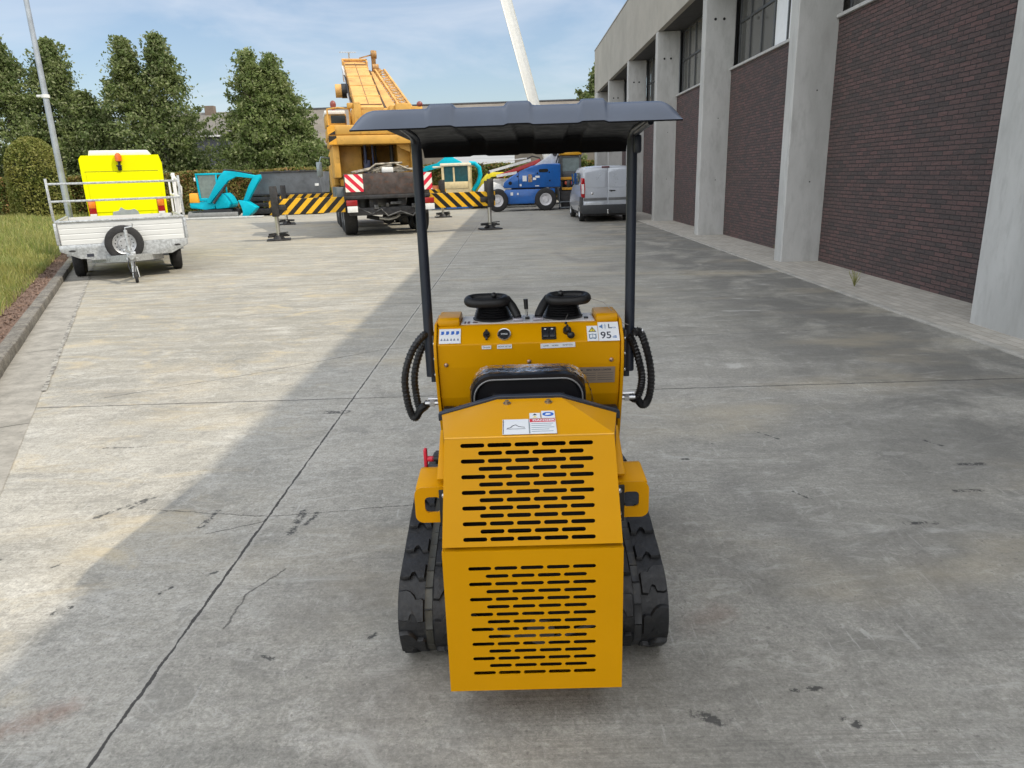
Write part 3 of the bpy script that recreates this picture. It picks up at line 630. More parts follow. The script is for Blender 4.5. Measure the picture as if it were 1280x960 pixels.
# --- joysticks
def stick(cx, sg):
    b = M(); prof = [(.084, 1.141), (.086, 1.146)]
    for k in range(6):
        z = 1.148+k*.0095; r_ = .083-.0032*k; prof += [(r_, z), (r_-.017, z+.0048)]
    prof += [(.042, 1.208), (.01, 1.21)]
    b.lathe([(r_, z) for r_, z in prof], (cx, 2.985, 0), (0, 0, 1), 24)
    boot = mo('joystick_boot', b, pm('boot_rubber', (.012, .012, .013), .45))
    # padded loop: flattened ring lying towards the driver, then an arm down to the deck
    z0 = 1.222; xo = cx-sg*.10; xi = cx+sg*.055; P = []
    for k in range(28):
        a = 2*math.pi*k/28
        ex = (xo+xi)/2+(abs(xi-xo)/2)*math.copysign(abs(math.cos(a))**.6, math.cos(a)); ey = 2.965+.036*math.copysign(abs(math.sin(a))**.75, math.sin(a))
        P.append((ex, ey, z0+.006*math.sin(a)))
    m = M().tube(P, .0195, 12, True).box(min(xo, xi)+.005, max(xo, xi)-.005, 2.945, 2.985, z0-.008, z0+.004, .003)
    m.tube([(cx+sg*.035, 2.99, z0+.006), (cx+sg*.062, 2.985, z0-.002), (cx+sg*.082, 2.965, z0-.026), (cx+sg*.10, 2.945, 1.165), (cx+sg*.106, 2.935, 1.152)], .02, 12, rr=[.016, .018, .0185, .018, .016])
    m.box(cx-.03, cx+.03, 2.95, 3.01, 1.203, 1.214, .006)
    mo('padded_handle', m, pm('handle_foam', (.010, .010, .011), .55, bump=.3, bscale=150))
    mo('trigger_knob', M().sph((cx+sg*.008, 2.955, z0+.022), .012, (1, 1, 1.1)).cyl((cx+sg*.008, 2.955, z0), (cx+sg*.008, 2.955, z0+.02), .007, n=8), BLKP)
    mo('handle_bracket', M().box(cx+sg*.106-.022, cx+sg*.106+.022, 2.905, 2.955, 1.141, 1.152, .003), pm('bracket_grey', (.4, .38, .42), .4, .4))
stick(-.128, 1); stick(.168, -1)
mo('small_lever', M().cyl((.018, 2.95, 1.14), (.014, 2.952, 1.185), .0045, n=10), STEEL)
mo('lever_grip', M().cyl((.014, 2.952, 1.183), (.012, 2.953, 1.225), .0085, .0095, n=12).cyl((.018, 2.95, 1.14), (.018, 2.95, 1.15), .01, n=10), BLKP)
# --- seat
def seat_ring(sx, top, y, bot=.86, r=.075):
    return [(x, y+.05*(z-.86)/.2*0, z) for x, z in rrect(-.20*sx+.006, .20*sx+.006, bot, top, r*sx, 5)]
bz = 1.056
m = M().loft([seat_ring(1, bz, 2.375), seat_ring(1.02, bz+.004, 2.40), seat_ring(1, bz, 2.425)], cap=False)
m.loft([seat_ring(.94, bz-.014, 2.376), seat_ring(.90, bz-.022, 2.395)], cap=False); m.loft([seat_ring(.90, bz-.022, 2.395), seat_ring(.5, bz-.08, 2.402)], cap=True)
m.loft([seat_ring(1, bz, 2.375), seat_ring(.94, bz-.014, 2.376)], cap=False)
m.box(-.19, .2, 2.36, 2.8, .80, .87, .03)
mo('seat_shell', m, pm('seat_vinyl', (.010, .010, .012), .28, var=.1, scale=9))
m = M().loft([seat_ring(1.01, bz+.002, 2.426), seat_ring(1.03, bz+.008, 2.45), seat_ring(.98, bz-.004, 2.49), seat_ring(.6, bz-.06, 2.51)]); 
mo('seat_cushion', m, BLKP)
m = M().tube([(x, 2.374, z) for _, __, z in [(0, 0, 0)] for x, z in rrect(-.184, .196, .86, bz-.014, .068, 8)], .0028, 6, True); mo('seat_piping', m, pm('piping_grey', (.2, .2, .2), .3))
m = M().box(-.12, .135, 2.385, 2.397, .93, .985, .004); mo('seat_inset', m, BLKP)
for x, z in ((-.118, .974), (.111, .969)):
    mo('seat_bolt', M().sph((x, 2.378, z), .0085), STEEL)
# crinkled clear film over the cushion edge
g = G('clear_film'); gl = g.n('ShaderNodeBsdfGlossy'); gl.inputs[0].default_value = (.9, .92, .95, 1); gl.inputs[1].default_value = .12; tp = g.n('ShaderNodeBsdfTransparent'); ms = g.n('ShaderNodeMixShader')
g.put(g.ramp(g.noise(28, 6, .7, dist=1.5),   .38, .60, .12, .85), ms.inputs[0]); g.l(tp.outputs[0], ms.inputs[1]); g.l(gl.outputs[0], ms.inputs[2]); g.l(ms.outputs[0], g.out.inputs[0])
bn = g.n('ShaderNodeBump'); g.put(g.noise(60, 5, .7, dist=1), bn.inputs['Height']); bn.inputs['Strength'].default_value = .8; g.l(bn.outputs[0], gl.inputs['Normal']); FILM = g.m
def film_ring(sx, top, y, amp):
    P = []
    for i, (x, z) in enumerate(rrect(-.20*sx+.006, .20*sx+.006, .86, top, .075, 14)):
        a = amp*(random.random()); right = max(0, x-.12)*1.1
        P.append((x*(1+a)+right*max(0, (1.06-z))*1.9, y+random.uniform(-.004, .004), z+a*.12))
    return P
mo('film_wrap', M().loft([film_ring(1.02, bz+.008, y, .025) for y in (2.378, 2.392, 2.408, 2.424, 2.442, 2.462, 2.485)], cap=False), FILM, smooth=60)
# --- canopy posts (bent tubes) and brackets
def post(x, sg):
    pts = [(x, 2.95, .905), (x, 2.95, 1.2), (x, 2.95, 1.5), (x, 2.95, 1.80), (x+sg*.0, 2.947, 1.84), (x+sg*.001, 2.935, 1.865), (x+sg*.003, 2.90, 1.880), (x+sg*.006, 2.82, 1.886), (x+sg*.010, 2.6, 1.897)]
    m = M(); m.tube(pts, .0215, 16, rr=[.021]*5+[.019, .015, .012, .010])
    mo('canopy_post', m, NAVY)
    m = M().box(x-sg*.012-.012, x-sg*.012+.012, 2.935, 2.985, .88, 1.085, .003)
    mo('post_clamp', m, NAVY)
    for z in (.915, .985, 1.05): mo('post_bolt', M().sph((x-sg*.022, 2.928, z), .0075), STEEL)
post(-.402, -1); post(.448, 1)
m = M().tube([(.455, 2.60, 1.885), (.455, 2.9, 1.865)], .011, 10).box(.448, .478, 2.90, 2.93, 1.79, 1.86, .01); mo('canopy_bracket', m, NAVY)
# --- canopy sheet
def canz(x, y, sink=0):
    y0, y1 = 2.445, 3.72; xc = -.011; hw = .541
    t = (y-y0)/(y1-y0); base = 1.944-.055*t
    dx = max(0, hw-abs(x-xc)); dy = min(y-y0, y1-y); 
    def q(d, w_): 
        d = min(1, max(0, d/w_)); return 1-(1-d)**2.4
    e = min(q(dx, .13), 1)*1.0; e2 = q(dy, .055)
    side = q(dx, .085); am = .008+.048*(math.exp(-((y-y0)/.13)**2)+.3*math.exp(-((y1-y)/.13)**2))
    z = base-.064*(1-e2)-am*(1-side)*e2
    rib = 0
    for rc in (-.257, -.003, .241):
        d = abs(x-rc); r_ = 1-min(1, max(0, (d-.034)/.016)); rib = max(rib, r_*r_*(3-2*r_))
    cross = 0
    for yc in (2.75, 3.1, 3.45):
        d = abs(y-yc); r_ = 1-min(1, max(0, (d-.11)/.02)); cross = max(cross, r_)
    z += .014*rib*min(1, dx/.02)*min(1, .35+dy/.04) + .004*cross*min(1, dx/.15)
    return z-sink
def canopy(sink, nx=150, ny=90):
    xs = np.linspace(-.552, .530, nx); 
    ysq = np.concatenate([np.linspace(0, .07, 26), np.linspace(.075, 1.2, ny-46), np.linspace(1.205, 1.275, 20)])+2.445
    V = [(float(-.011+(x+.011)*(1-.07*(y-2.445)/1.275)+.05*(y-2.445)/1.275), float(y), canz(x, y, sink)) for y in ysq for x in xs]; n = nx; F = []
    # flare the rear lip outwards a little
    for j in range(len(ysq)-1):
        for i in range(nx-1): k = j*n+i; F.append((k, k+1, k+n+1, k+n))
    V = [(x, y-2.6, z) for x, y, z in V]
    return V, F, nx, len(ysq)
V, F, nx, ny = canopy(0)
cano = obj('canopy_roof', (V, [], F), SLATE, ml, smooth=60)
V2, F2, _, _ = canopy(.005)
edge = [i for i in range(nx)]+[nx*j+nx-1 for j in range(1, ny)]+[nx*(ny-1)+i for i in range(nx-2, -1, -1)]+[nx*j for j in range(ny-2, 0, -1)]
ncan = len(V)
V3 = V2+[V[i] for i in edge]; F3 = list(F2)
for k in range(len(edge)): F3.append((edge[k], edge[(k+1) % len(edge)], ncan+(k+1) % len(edge), ncan+k))
obj('canopy_lining', (V3, [], F3), pm('lining_black', (.004, .004, .005), .5, var=0, **{'Specular IOR Level': .12}), ml, smooth=60)
# --- hoses
def hose(pts, name='hydraulic_hose'):
    # smooth spline sample
    P = [Vector(p) for p in pts]; S = []
    for i in range(len(P)-1):
        p0, p1, p2, p3 = P[max(i-1, 0)], P[i], P[i+1], P[min(i+2, len(P)-1)]
        for k in range(14):
            t = k/14; S.append(.5*((2*p1)+(-p0+p2)*t+(2*p0-5*p1+4*p2-p3)*t*t+(-p0+3*p1-3*p2+p3)*t**3))
    S.append(P[-1]); m = M().tube(S, .0145, 10)
    # spiral guard
    a = 0; W = []; 
    for i in range(len(S)-1):
        t = (S[i+1]-S[i]).normalized(); u = t.cross(Vector((0, 1, .1))).normalized(); w_ = t.cross(u)
        for k in range(3):
            q = S[i].lerp(S[i+1], k/3); a += .8; W.append(q+u*math.cos(a)*.0148+w_*math.sin(a)*.0148)
    m.tube(W, .0034, 5)
    return mo(name, m, pm('hose_black', (.012, .012, .013), .4))
hose([(-.39, 2.96, 1.09), (-.425, 2.93, 1.085), (-.475, 2.91, 1.02), (-.508, 2.9, .92), (-.507, 2.9, .82), (-.492, 2.9, .75), (-.475, 2.9, .735), (-.455, 2.9, .765), (-.43, 2.9, .79)])
hose([(-.39, 2.98, 1.07), (-.415, 2.97, 1.06), (-.45, 2.96, 1.0), (-.475, 2.95, .91), (-.474, 2.95, .82), (-.462, 2.94, .765), (-.443, 2.93, .768), (-.42, 2.93, .79)])
hose([(.46, 2.9, 1.075), (.475, 2.9, 1.085), (.495, 2.9, 1.06), (.522, 2.9, .97), (.535, 2.9, .88), (.528, 2.9, .80), (.512, 2.9, .765), (.495, 2.9, .765), (.477, 2.9, .79)])
hose([(.44, 2.92, 1.06), (.455, 2.92, 1.04), (.48, 2.92, .97), (.498, 2.92, .89), (.495, 2.92, .83), (.478, 2.92, .785), (.462, 2.92, .787), (.45, 2.92, .797)])
for x0, x1, z in ((-.43, -.37, .797), (.402, .468, .797), (.455, .47, 1.08)):
    m = M().cyl((x0, 2.9, z), (x1, 2.9, z), .009, n=12).cyl((x0+.02, 2.9, z), (x0+.04, 2.9, z), .0145, n=6).cyl((x0+.01, 2.93, z+.008), (x1, 2.93, z+.008), .008, n=10); mo('hose_fitting', m, STEEL)
# --- fender brackets with cut-out
for sg in (-1, 1):
    cxo = .004
    xa, xb = .275, .378
    outer = rrect(xa, xb, .645, .768, .026, 5); inner = rrect(xa+.02, xb-.032, .680, .735, .014, 4)
    me = plate2d([(x*sg+cxo, z) for x, z in outer], [[(x*sg+cxo, z) for x, z in inner]], .008)
    mo('bracket_plate', M().add_mesh(me, frame((0, 2.10, 0), (1, 0, 0), (0, 0, 1))), YEL, smooth=30)
    x0, x1 = sorted((cxo+sg*.27, cxo+sg*.374))
    m = M(); m.prism([(2.106, .766), (2.24, .775), (2.265, .770), (2.25, .757), (2.106, .748)], 'x', x0, x1, .004)
    mo('fender', m, YEL)
    mo('fender_lip', M().bar((cxo+sg*.289, 2.115, .785), (cxo+sg*.292, 2.32, .88), .03, .012, .004), YEL)
    mo('hinge_strip', M().box(*sorted((cxo+sg*.268, cxo+sg*.298)), 2.086, 2.094, .635, .762, .003), BLKP)
    for z in (.745, .665, .645): mo('hinge_bolt', M().sph((cxo+sg*.281, 2.084, z), .0085), STEEL)
m = M().cyl((-.285, 2.30, .785), (-.335, 2.30, .785), .010, n=12); mo('isolator_stem', m, BLKP)
m = M().cyl((-.33, 2.30, .785), (-.352, 2.30, .785), .010, n=12).rbox((-.358, 2.30, .785), (.012, .026, .078), (0, .0, .0), .005); mo('isolator_handle', m, pm('red_plastic', (.62, .02, .05), .35))
# --- undercarriage frame and tracks
mo('chassis', M().box(-.25, .25, 2.42, 3.4, .16, .5, .01).box(-.33, .33, 2.6, 3.2, .18, .34, .01), DARKST)
mo('front_mast', M().box(-.3, .35, 3.12, 3.3, .3, .95, .02), YEL)
def hull(circs, n=40):
    P = []
    for y, z, r_ in circs:
        for k in range(n): a = 2*math.pi*k/n; P.append((y+r_*math.cos(a), z+r_*math.sin(a)))
    P = sorted(set(P)); 
    def half(pp):
        h = []
        for p in pp:
            while len(h) >= 2 and (h[-1][0]-h[-2][0])*(p[1]-h[-2][1])-(h[-1][1]-h[-2][1])*(p[0]-h[-2][0]) <= 0: h.pop()
            h.append(p)
        return h[:-1]
    return half(P)+half(P[::-1])
def resample(P, n):
    P = [Vector(p) for p in P]+[Vector(P[0])]; L_ = [0]
    for a, b in zip(P, P[1:]): L_.append(L_[-1]+(b-a).length)
    out = []
    for k in range(n):
        d = L_[-1]*k/n; i = max(j for j in range(len(L_)) if L_[j] <= d); i = min(i, len(P)-2)
        out.append(P[i].lerp(P[i+1], (d-L_[i])/max(1e-9, L_[i+1]-L_[i])))
    return out
HP = resample(hull([(2.345, .178, .150), (2.80, .325, .11), (3.45, .178, .150)]), 138)
def track(xa, xb, sg):
    m = M(); N = len(HP); rings = []
    for i, p in enumerate(HP):
        t = (HP[(i+1) % N]-HP[i-1]).normalized(); nrm = Vector((t.y, -t.x))
        inn = p-nrm*.012; out = p+nrm*.008
        rings.append([(xa, inn.x, inn.y), (xa, out.x, out.y), (xb, out.x, out.y), (xb, inn.x, inn.y)])
    rings.append(rings[0]); m.loft(rings, cap=False)
    # staggered lugs, pattern of 4 samples
    w_ = xb-xa
    def lug(i0, i1, u0, u1, h=.020):
        c = []
        for i, (ua, ub) in ((i0, (u0, u1)), (i1, (u0+.0, u1))):
            i %= N; p = HP[i]; t = (HP[(i+1) % N]-HP[i-1]).normalized(); nrm = Vector((t.y, -t.x))
            for hh in (.006, h): q = p+nrm*hh; c.append([(xa+w_*ua, q.x, q.y), (xa+w_*ub, q.x, q.y)])
        b0, t0, b1, t1 = c
        v = [m.b.verts.new(x) for x in (b0[0], b0[1], b1[1], b1[0], t0[0], t0[1], t1[1], t1[0])]
        for f_ in ((0, 1, 2, 3), (4, 7, 6, 5), (0, 4, 5, 1), (1, 5, 6, 2), (2, 6, 7, 3), (3, 7, 4, 0)): m.b.faces.new([v[k] for k in f_])
    def at_(u, t_, hh):
        i = int(math.floor(t_)); f_ = t_-i; p = HP[i % N].lerp(HP[(i+1) % N], f_); tg = (HP[(i+2) % N]-HP[(i-1) % N]).normalized()
        q = p+Vector((tg.y, -tg.x))*hh; return (xa+w_*u, q.x, q.y)
    shape = [(0, .2), (0, 4.3), (.05, 4.6), (.17, 4.5), (.20, 3.7), (.25, 3.5), (.29, 4.2), (.33, 4.9), (.43, 4.8), (.435, 1.7), (.40, 1.4), (.30, 1.5), (.26, .8), (.20, .3), (.13, 0)]
    cu_ = sum(p[0] for p in shape)/len(shape); ct = sum(p[1] for p in shape)/len(shape)
    for i in range(0, N, 6):
        for side in (0, 1):
            L0 = [m.b.verts.new(at_(1-u if side else u, i+3*side+t_, .004)) for u, t_ in shape]
            L1 = [m.b.verts.new(at_(1-u2 if side else u2, i+3*side+t2, .017)) for u2, t2 in [(cu_+(u-cu_)*.97, ct+(t_-ct)*.95) for u, t_ in shape]]
            L2 = [m.b.verts.new(at_(1-u2 if side else u2, i+3*side+t2, .023)) for u2, t2 in [(cu_+(u-cu_)*.90, ct+(t_-ct)*.86) for u, t_ in shape]]
            n_ = len(shape)
            for A, B in ((L0, L1), (L1, L2)):
                for k in range(n_): m.b.faces.new((A[k], A[(k+1) % n_], B[(k+1) % n_], B[k]))
            c0 = m.b.verts.new(at_(1-.2 if side else .2, i+3*side+2.4, .0235))
            for k in range(n_): m.b.faces.new((L2[k], L2[(k+1) % n_], c0))
    tr_ = mo('rubber_track', m, RUB)
    m = M()
    for i in range(0, N, 3):
        p = HP[i]; q = HP[(i+3) % N]; t = (q-p).normalized(); nrm = Vector((t.y, -t.x)); a = p+nrm*.0095; b = q+nrm*.0105
        cxm = xa+w_*.5
        m.bar((cxm, a.x, a.y), (cxm, b.x, b.y), .026, .006, .001)
    mo('track_link', m, pm('worn_link' if sg > 0 else 'dusty_link', (.035, .037, .04) if sg > 0 else (.05, .05, .042), .5, .2, var=.3, dirt='6a665a', damt=.5), tr_)
    mo('track_roller', M().lathe([(.1, -.05), (.12, -.04), (.12, .04), (.1, .05)], ((xa+xb)/2, 2.345, .178), (1, 0, 0)).lathe([(.1, -.05), (.12, -.04), (.12, .04), (.1, .05)], ((xa+xb)/2, 3.45, .178), (1, 0, 0)).lathe([(.08, -.05), (.09, .05)], ((xa+xb)/2, 2.80, .325), (1, 0, 0)), DARKST)
track(-.482, -.262, -1); track(.262, .482, 1)

# ================================================================= wheels
def wheel(parent, c, r, w_, rim=(.5, .52, .54), rr=.58, face=-1, mat=None, name='wheel'):
    """axis along local x; face=-1 visible side towards -x"""
    c = Vector(c); m = M(); h = w_/2
    m.lathe([(r*rr, -h*.9), (r*.80, -h), (r*.95, -h*.85), (r, -h*.6), (r*.995, 0), (r, h*.6), (r*.95, h*.85), (r*.80, h), (r*rr, h*.9)], c, (1, 0, 0), 36, False)
    t = obj(name, m, TYRE, parent)
    m = M(); s = face
    m.lathe([(r*rr, -h*.88*1), (r*rr*.95, -h*.9), (r*rr*.85, -h*.45), (r*rr*.55, -h*.38), (r*rr*.45, -h*.55), (r*rr*.2, -h*.55), (.001, -h*.5)], c, (-s, 0, 0), 28, False)
    for k in range(8):
        a = 2*math.pi*k/8; q = Vector((0, math.cos(a)*r*rr*.45*.9, math.sin(a)*r*rr*.9*.45)); 
    obj('rim', m, mat or pm('wheel_rim', rim, .4, .5, var=.1), t)
    return t

# ================================================================= TRAILER
tr = thing('flatbed_trailer', 'white and galvanised flatbed trailer with spare wheel on its front board, parked at the kerb', 'trailer', (-7.13, 13.33, 0), 28)
g = G('white_board'); X, Y, Z = g.xyz(); c = g.mix(g.ramp(g.noise(8, 7, .7, sc=(.4, 1, 2)), .5, .75, 0, .35), (.66, .67, .66), (.45, .45, .43)); WB = g.fin(c, .4)
cx, hw_ = -.065, 1.135
def corr(x0, x1, z0, z1, y, th=.022, n=4):
    P = []
    hgt = (z1-z0)/n
    for k in range(n):
        z = z0+k*hgt; P += [(y, z+.004), (y, z+hgt*.78), (y+.005, z+hgt*.86), (y+.005, z+hgt*.99)]
    P.append((y, z1)); return P+[(y+th+.01, z1), (y+th+.01, z0)]
obj('front_board', M().prism(corr(0, 0, .715, 1.13, 1.15), 'x', cx-hw_+.05, cx+hw_-.05), WB, tr, smooth=20)
for s in (-1, 1):
    m = M(); P = corr(0, 0, .715, 1.13, 0); x_ = cx+s*hw_
    m.prism([(x_-s*u, z) for u, z in P], 'y', 1.19, 4.55); obj('side_board', m, WB, tr, smooth=20)
obj('tail_board', M().box(cx-hw_+.05, cx+hw_-.05, 4.52, 4.55, .715, 1.13), WB, tr)
m = M().prism([(cx-hw_, .713), (cx+hw_, .713), (cx+hw_, .60), (cx+hw_-.33, .44), (cx+.33, .44), (cx+.30, .40), (cx-.62, .40), (cx-.66, .44), (cx-hw_+.33, .44), (cx-hw_, .60)], 'y', 1.135, 1.165, .004)
fp = obj('front_plate', m, ZINC, tr)
m = M()
for s in (-1, 1): 
    m.prism([(cx+s*.93+.06*math.cos(a), .60+.018*math.sin(a)) for a in np.linspace(0, 2*math.pi, 12, endpoint=False)], 'y', 1.128, 1.136)
obj('handle_slot', m, DARKST, fp); obj('maker_plate', M().box(cx-.70, cx-.58, 1.128, 1.1335, .47, .53), INK, fp)
m = M().box(cx-hw_, cx+hw_, 1.13, 1.19, 1.132, 1.17, .006).box(cx-hw_-.01, cx-hw_+.04, 1.19, 4.55, 1.132, 1.165, .006).box(cx+hw_-.04, cx+hw_+.01, 1.19, 4.55, 1.132, 1.165, .006)
for s in (-1, 1): m.box(cx+s*hw_-.025, cx+s*hw_+.025, 1.125, 1.185, .72, 1.131, .006)
obj('top_rail', m, ZINC, tr)
m = M()
for s in (-1, 1): m.box(cx+s*hw_-.022, cx+s*hw_+.022, 1.145, 1.185, 1.172, 1.95, .005)
m.bar((cx-hw_+.02, 1.16, 1.85), (cx+hw_-.02, 1.16, 1.85), .03, .04, .004).bar((cx-hw_+.02, 1.16, 1.53), (cx+hw_-.02, 1.16, 1.53), .03, .04, .004)
obj('front_rack', m, ZINC, tr)
m = M(); xs_ = cx+hw_
m.bar((xs_, 1.2, 1.86), (xs_, 2.3, 1.9), .03, .04, .004).bar((xs_, 1.2, 1.53), (xs_, 4.5, 1.56), .03, .04, .004).bar((xs_-.02, 2.3, 1.17), (xs_-.02, 2.3, 2.02), .07, .05, .006).bar((xs_-.04, 2.3, 2.0), (xs_+.1, 2.42, 1.7), .06, .06, .01).bar((xs_+.09, 2.4, 1.72), (xs_+.02, 2.35, 1.2), .05, .05, .01).bar((xs_, 3.4, 1.17), (xs_, 3.4, 1.6), .03, .03).bar((xs_, 4.5, 1.17), (xs_, 4.5, 1.9), .04, .04)
obj('side_rack', m, WHITE, tr)
obj('deck', M().box(cx-hw_+.03, cx+hw_-.03, 1.17, 4.52, .66, .712), pm('trailer_deck', (.12, .08, .05), .8), tr)
m = M().box(cx-hw_+.1, cx-hw_+.16, 1.2, 4.5, .5, .655).box(cx+hw_-.16, cx+hw_-.1, 1.2, 4.5, .5, .655).bar((cx-.62, 1.7, .36), (.0, .28, .46), .07, .11, .008).bar((cx+.62, 1.7, .36), (.0, .28, .46), .07, .11, .008).box(-.62, .5, 2.25, 2.35, .40, .46).box(-.62, .5, 3.0, 3.1, .40, .46)
obj('chassis', m, ZINC, tr)
m = M().box(-.08, .08, .18, .42, .46, .58, .02).cyl((0, .18, .52), (0, -.02, .50), .035, .045, n=14).box(-.1, .1, .24, .34, .42, .47, .01).bar((0.0, .2, .56), (-.10, .05, .64), .03, .02, .006)
obj('tow_coupling', m, ZINC, tr)
m = M().cyl((.0, .30, .22), (-.03, .34, .98), .03, n=14).cyl((.0, .29, .2), (0, .30, .6), .038, n=14).tube([(-.03, .34, .98), (-.03, .34, 1.02), (.1, .33, 1.04), (.11, .30, 1.10)], .012, 8)
jk = obj('jockey_stand', m, ZINC, tr)
t = wheel(tr, (.02, .22, .105), .105, .06, rr=.6, name='jockey_wheel')
m = M().bar((-.02, .28, .3), (-.03, .22, .1), .012, .04).bar((.05, .28, .3), (.07, .22, .1), .012, .04); obj('fork', m, ZINC, tr)
m = M()
m.tube([(-.04, .2, .5), (-.08, .1, .35), (-.05, .05, .22), (.0, .1, .2), (.03, .2, .4)], .01, 8); obj('brake_cable', m, BLKP, tr)
# spare wheel on the board, facing the camera
def disc_wheel(parent, c, r, w_, name='spare_wheel'):
    m = M().lathe([(r*.60, -w_*.45), (r*.8, -w_*.5), (r*.95, -w_*.4), (r, -w_*.25), (r, w_*.25), (r*.95, w_*.4), (r*.8, w_*.5), (r*.6, w_*.45)], c, (0, 1, 0), 40, False); t = obj(name, m, TYRE, parent)
    m = M().lathe([(r*.60, -w_*.47), (r*.57, -w_*.44), (r*.54, -w_*.2), (r*.36, -w_*.15), (r*.30, -w_*.32), (r*.18, -w_*.34), (.001, -w_*.3)], c, (0, 1, 0), 32, False); rim_ = obj('rim', m, pm('rim_silver', (.55, .56, .57), .35, .6, var=.08), t)
    m = M()
    for k in range(14):
        a = 2*math.pi*k/14; q = Vector(c)+Vector((math.cos(a)*r*.455, -w_*.20, math.sin(a)*r*.455)); m.cyl(q, q+Vector((0, .004, 0)), r*.035, n=8)
    for k in range(5):
        a = 2*math.pi*k/5; q = Vector(c)+Vector((math.cos(a)*r*.2, -w_*.36, math.sin(a)*r*.2)); m.cyl(q, q+Vector((0, .02, 0)), r*.03, n=6)
    obj('rim_hole', m, VOIDB, rim_); return t
disc_wheel(tr, Vector((-.085, 1.02, .70)), .345, .19)
for s in (-1, 1):
    for yy in (2.3, 3.05):
        wheel(tr, (cx+s*(hw_-.21), yy, .31), .31, .2, face=s, name='wheel')
# fix: mudguards
m = M()
for s in (-1, 1): m.prism([(1.95, .5), (1.98, .63), (2.1, .655), (3.25, .655), (3.37, .63), (3.4, .5), (3.38, .5), (3.35, .61), (3.24, .635), (2.1, .635), (2.0, .61), (1.97, .5)], 'x', *sorted((cx+s*(hw_-.33), cx+s*(hw_-.02))))
obj('mudguard', m, BLKP, tr)

# yellow box trailer beyond
FLUO = pm('fluorescent_yellow', (.80, .80, .0), .5, var=.03, scale=2, **{'Specular IOR Level': .1})
yt_ = thing('yellow_box_trailer', 'fluorescent yellow box trailer with orange beacon standing behind the flatbed trailer', 'box trailer', tuple(Vector((-7.13, 13.33, 0))+Matrix.Rotation(R(28), 3, 'Z') @ Vector((0.03, 4.95, 0))), 27)
k_ = 1.058
m = M().prism([(-.80, 1.08), (.92, 1.08), (1.03, 2.1), (1.0, 2.5), (-.79, 2.5), (-.83, 2.3)], 'y', 0, .03, .004)
P0 = [(-.80, .6), (.92, .6), (.94, 1.2), (1.05, 2.1), (1.0, 2.5), (-.76, 2.55), (-.85, 2.3)]
P0 = [(-.77, .60), (.93, .60), (.93, 1.2), (.97, 2.3), (.92, 2.50), (-.72, 2.50), (-.78, 2.42), (-.78, 1.2)]
obj('box_body', M().loft([[(x, 0.0+.05*(z-1)*0, z) for x, z in P0], [(x, 2.6, z) for x, z in P0]]), FLUO, yt_, smooth=20)
obj('rear_door', M().prism([(-.68, 1.2), (.84, 1.2), (.87, 2.12), (-.68, 2.12)], 'y', -.012, -.001, .003), FLUO, yt_); obj('door_seam', M().box(-.70, .86, -.006, .0, 2.125, 2.14), pm('olive_seam', (.25, .25, .0), .6), yt_)
obj('roof_cap', M().prism([(-.58, 2.5), (.78, 2.5), (.70, 2.62), (-.55, 2.62)], 'y', .25, 2.4, .02), WHITE, yt_)
bc = obj('beacon_bracket', M().box(-.02, .10, -.08, -.014, 2.24, 2.27, .005).cyl((.05, -.05, 2.24), (.05, -.05, 2.36), .03, n=10).box(.0, .09, -.05, -.013, 2.15, 2.25, .01), BLKP, yt_)
obj('beacon', M().lathe([(.075, 0), (.075, .1), (.06, .16), (.02, .19), (.001, .19)], (.05, -.05, 2.36), (0, 0, 1), 16), pm('orange_lens', (.8, .16, .02), .2, var=.1, **{'Transmission Weight': .2}), yt_)
for s, x in ((-1, -.68), (1, .80)):
    l = obj('tail_lamp', M().box(x-.08, x+.08, -.03, -.001, 1.13, 1.47, .01), pm('lamp_red', (.35, .01, .01), .2), yt_)
    obj('amber_lens', M().box(x-.07, x+.07, -.036, -.031, 1.30, 1.45, .004), pm('amber_lens', (.7, .2, .02), .2), l); obj('lamp_foot', M().box(x-.07, x+.07, -.034, -.0305, 1.12, 1.17), WHITE, l)
obj('scraped_patch', M().prism([(-.28, 1.1), (-.26, 1.2), (-.14, 1.22), (-.08, 1.3), (.0, 1.24), (.1, 1.23), (.2, 1.25), (.27, 1.2), (.3, 1.1)], 'y', -.0105-.012, -.0125, 0), pm('scraped_metal', (.3, .33, .35), .5), yt_, smooth=0)
for s in (-1, 1): wheel(yt_, (.08+s*.95, 1.3, .33), .33, .2, face=s)
obj('chassis', M().box(-.7, .85, -.1, 2.6, .45, .595), DARKST, yt_); obj('rear_bumper', M().box(-.7, .85, -.08, .0, .35, .44), DARKST, yt_)

# ================================================================= LAMP POLE
lp = thing('lamp_post', 'tall tapering galvanised lamp post on the grass behind the trailer', 'lamp post', (-12.2, 20.0, .1))
obj('pole', M().cyl((0, 0, 0), (0, 0, 9), .088, .048, n=20), pm('pole_grey', (.36, .39, .42), .4, .4, var=.15, scale=3), lp)
obj('arm', M().tube([(0, 0, 9), (.1, 0, 9.3), (1.0, 0, 9.5)], .035, 10), ZINC, lp); obj('lamp_head', M().box(.9, 1.6, -.15, .15, 9.42, 9.54, .04), ZINC, lp)
obj('clamp', M().cyl((0, 0, 3.98), (0, 0, 4.06), .10, n=16).box(-.22, -.08, -.04, .04, 4.0, 4.06, .01), WHITE, lp)

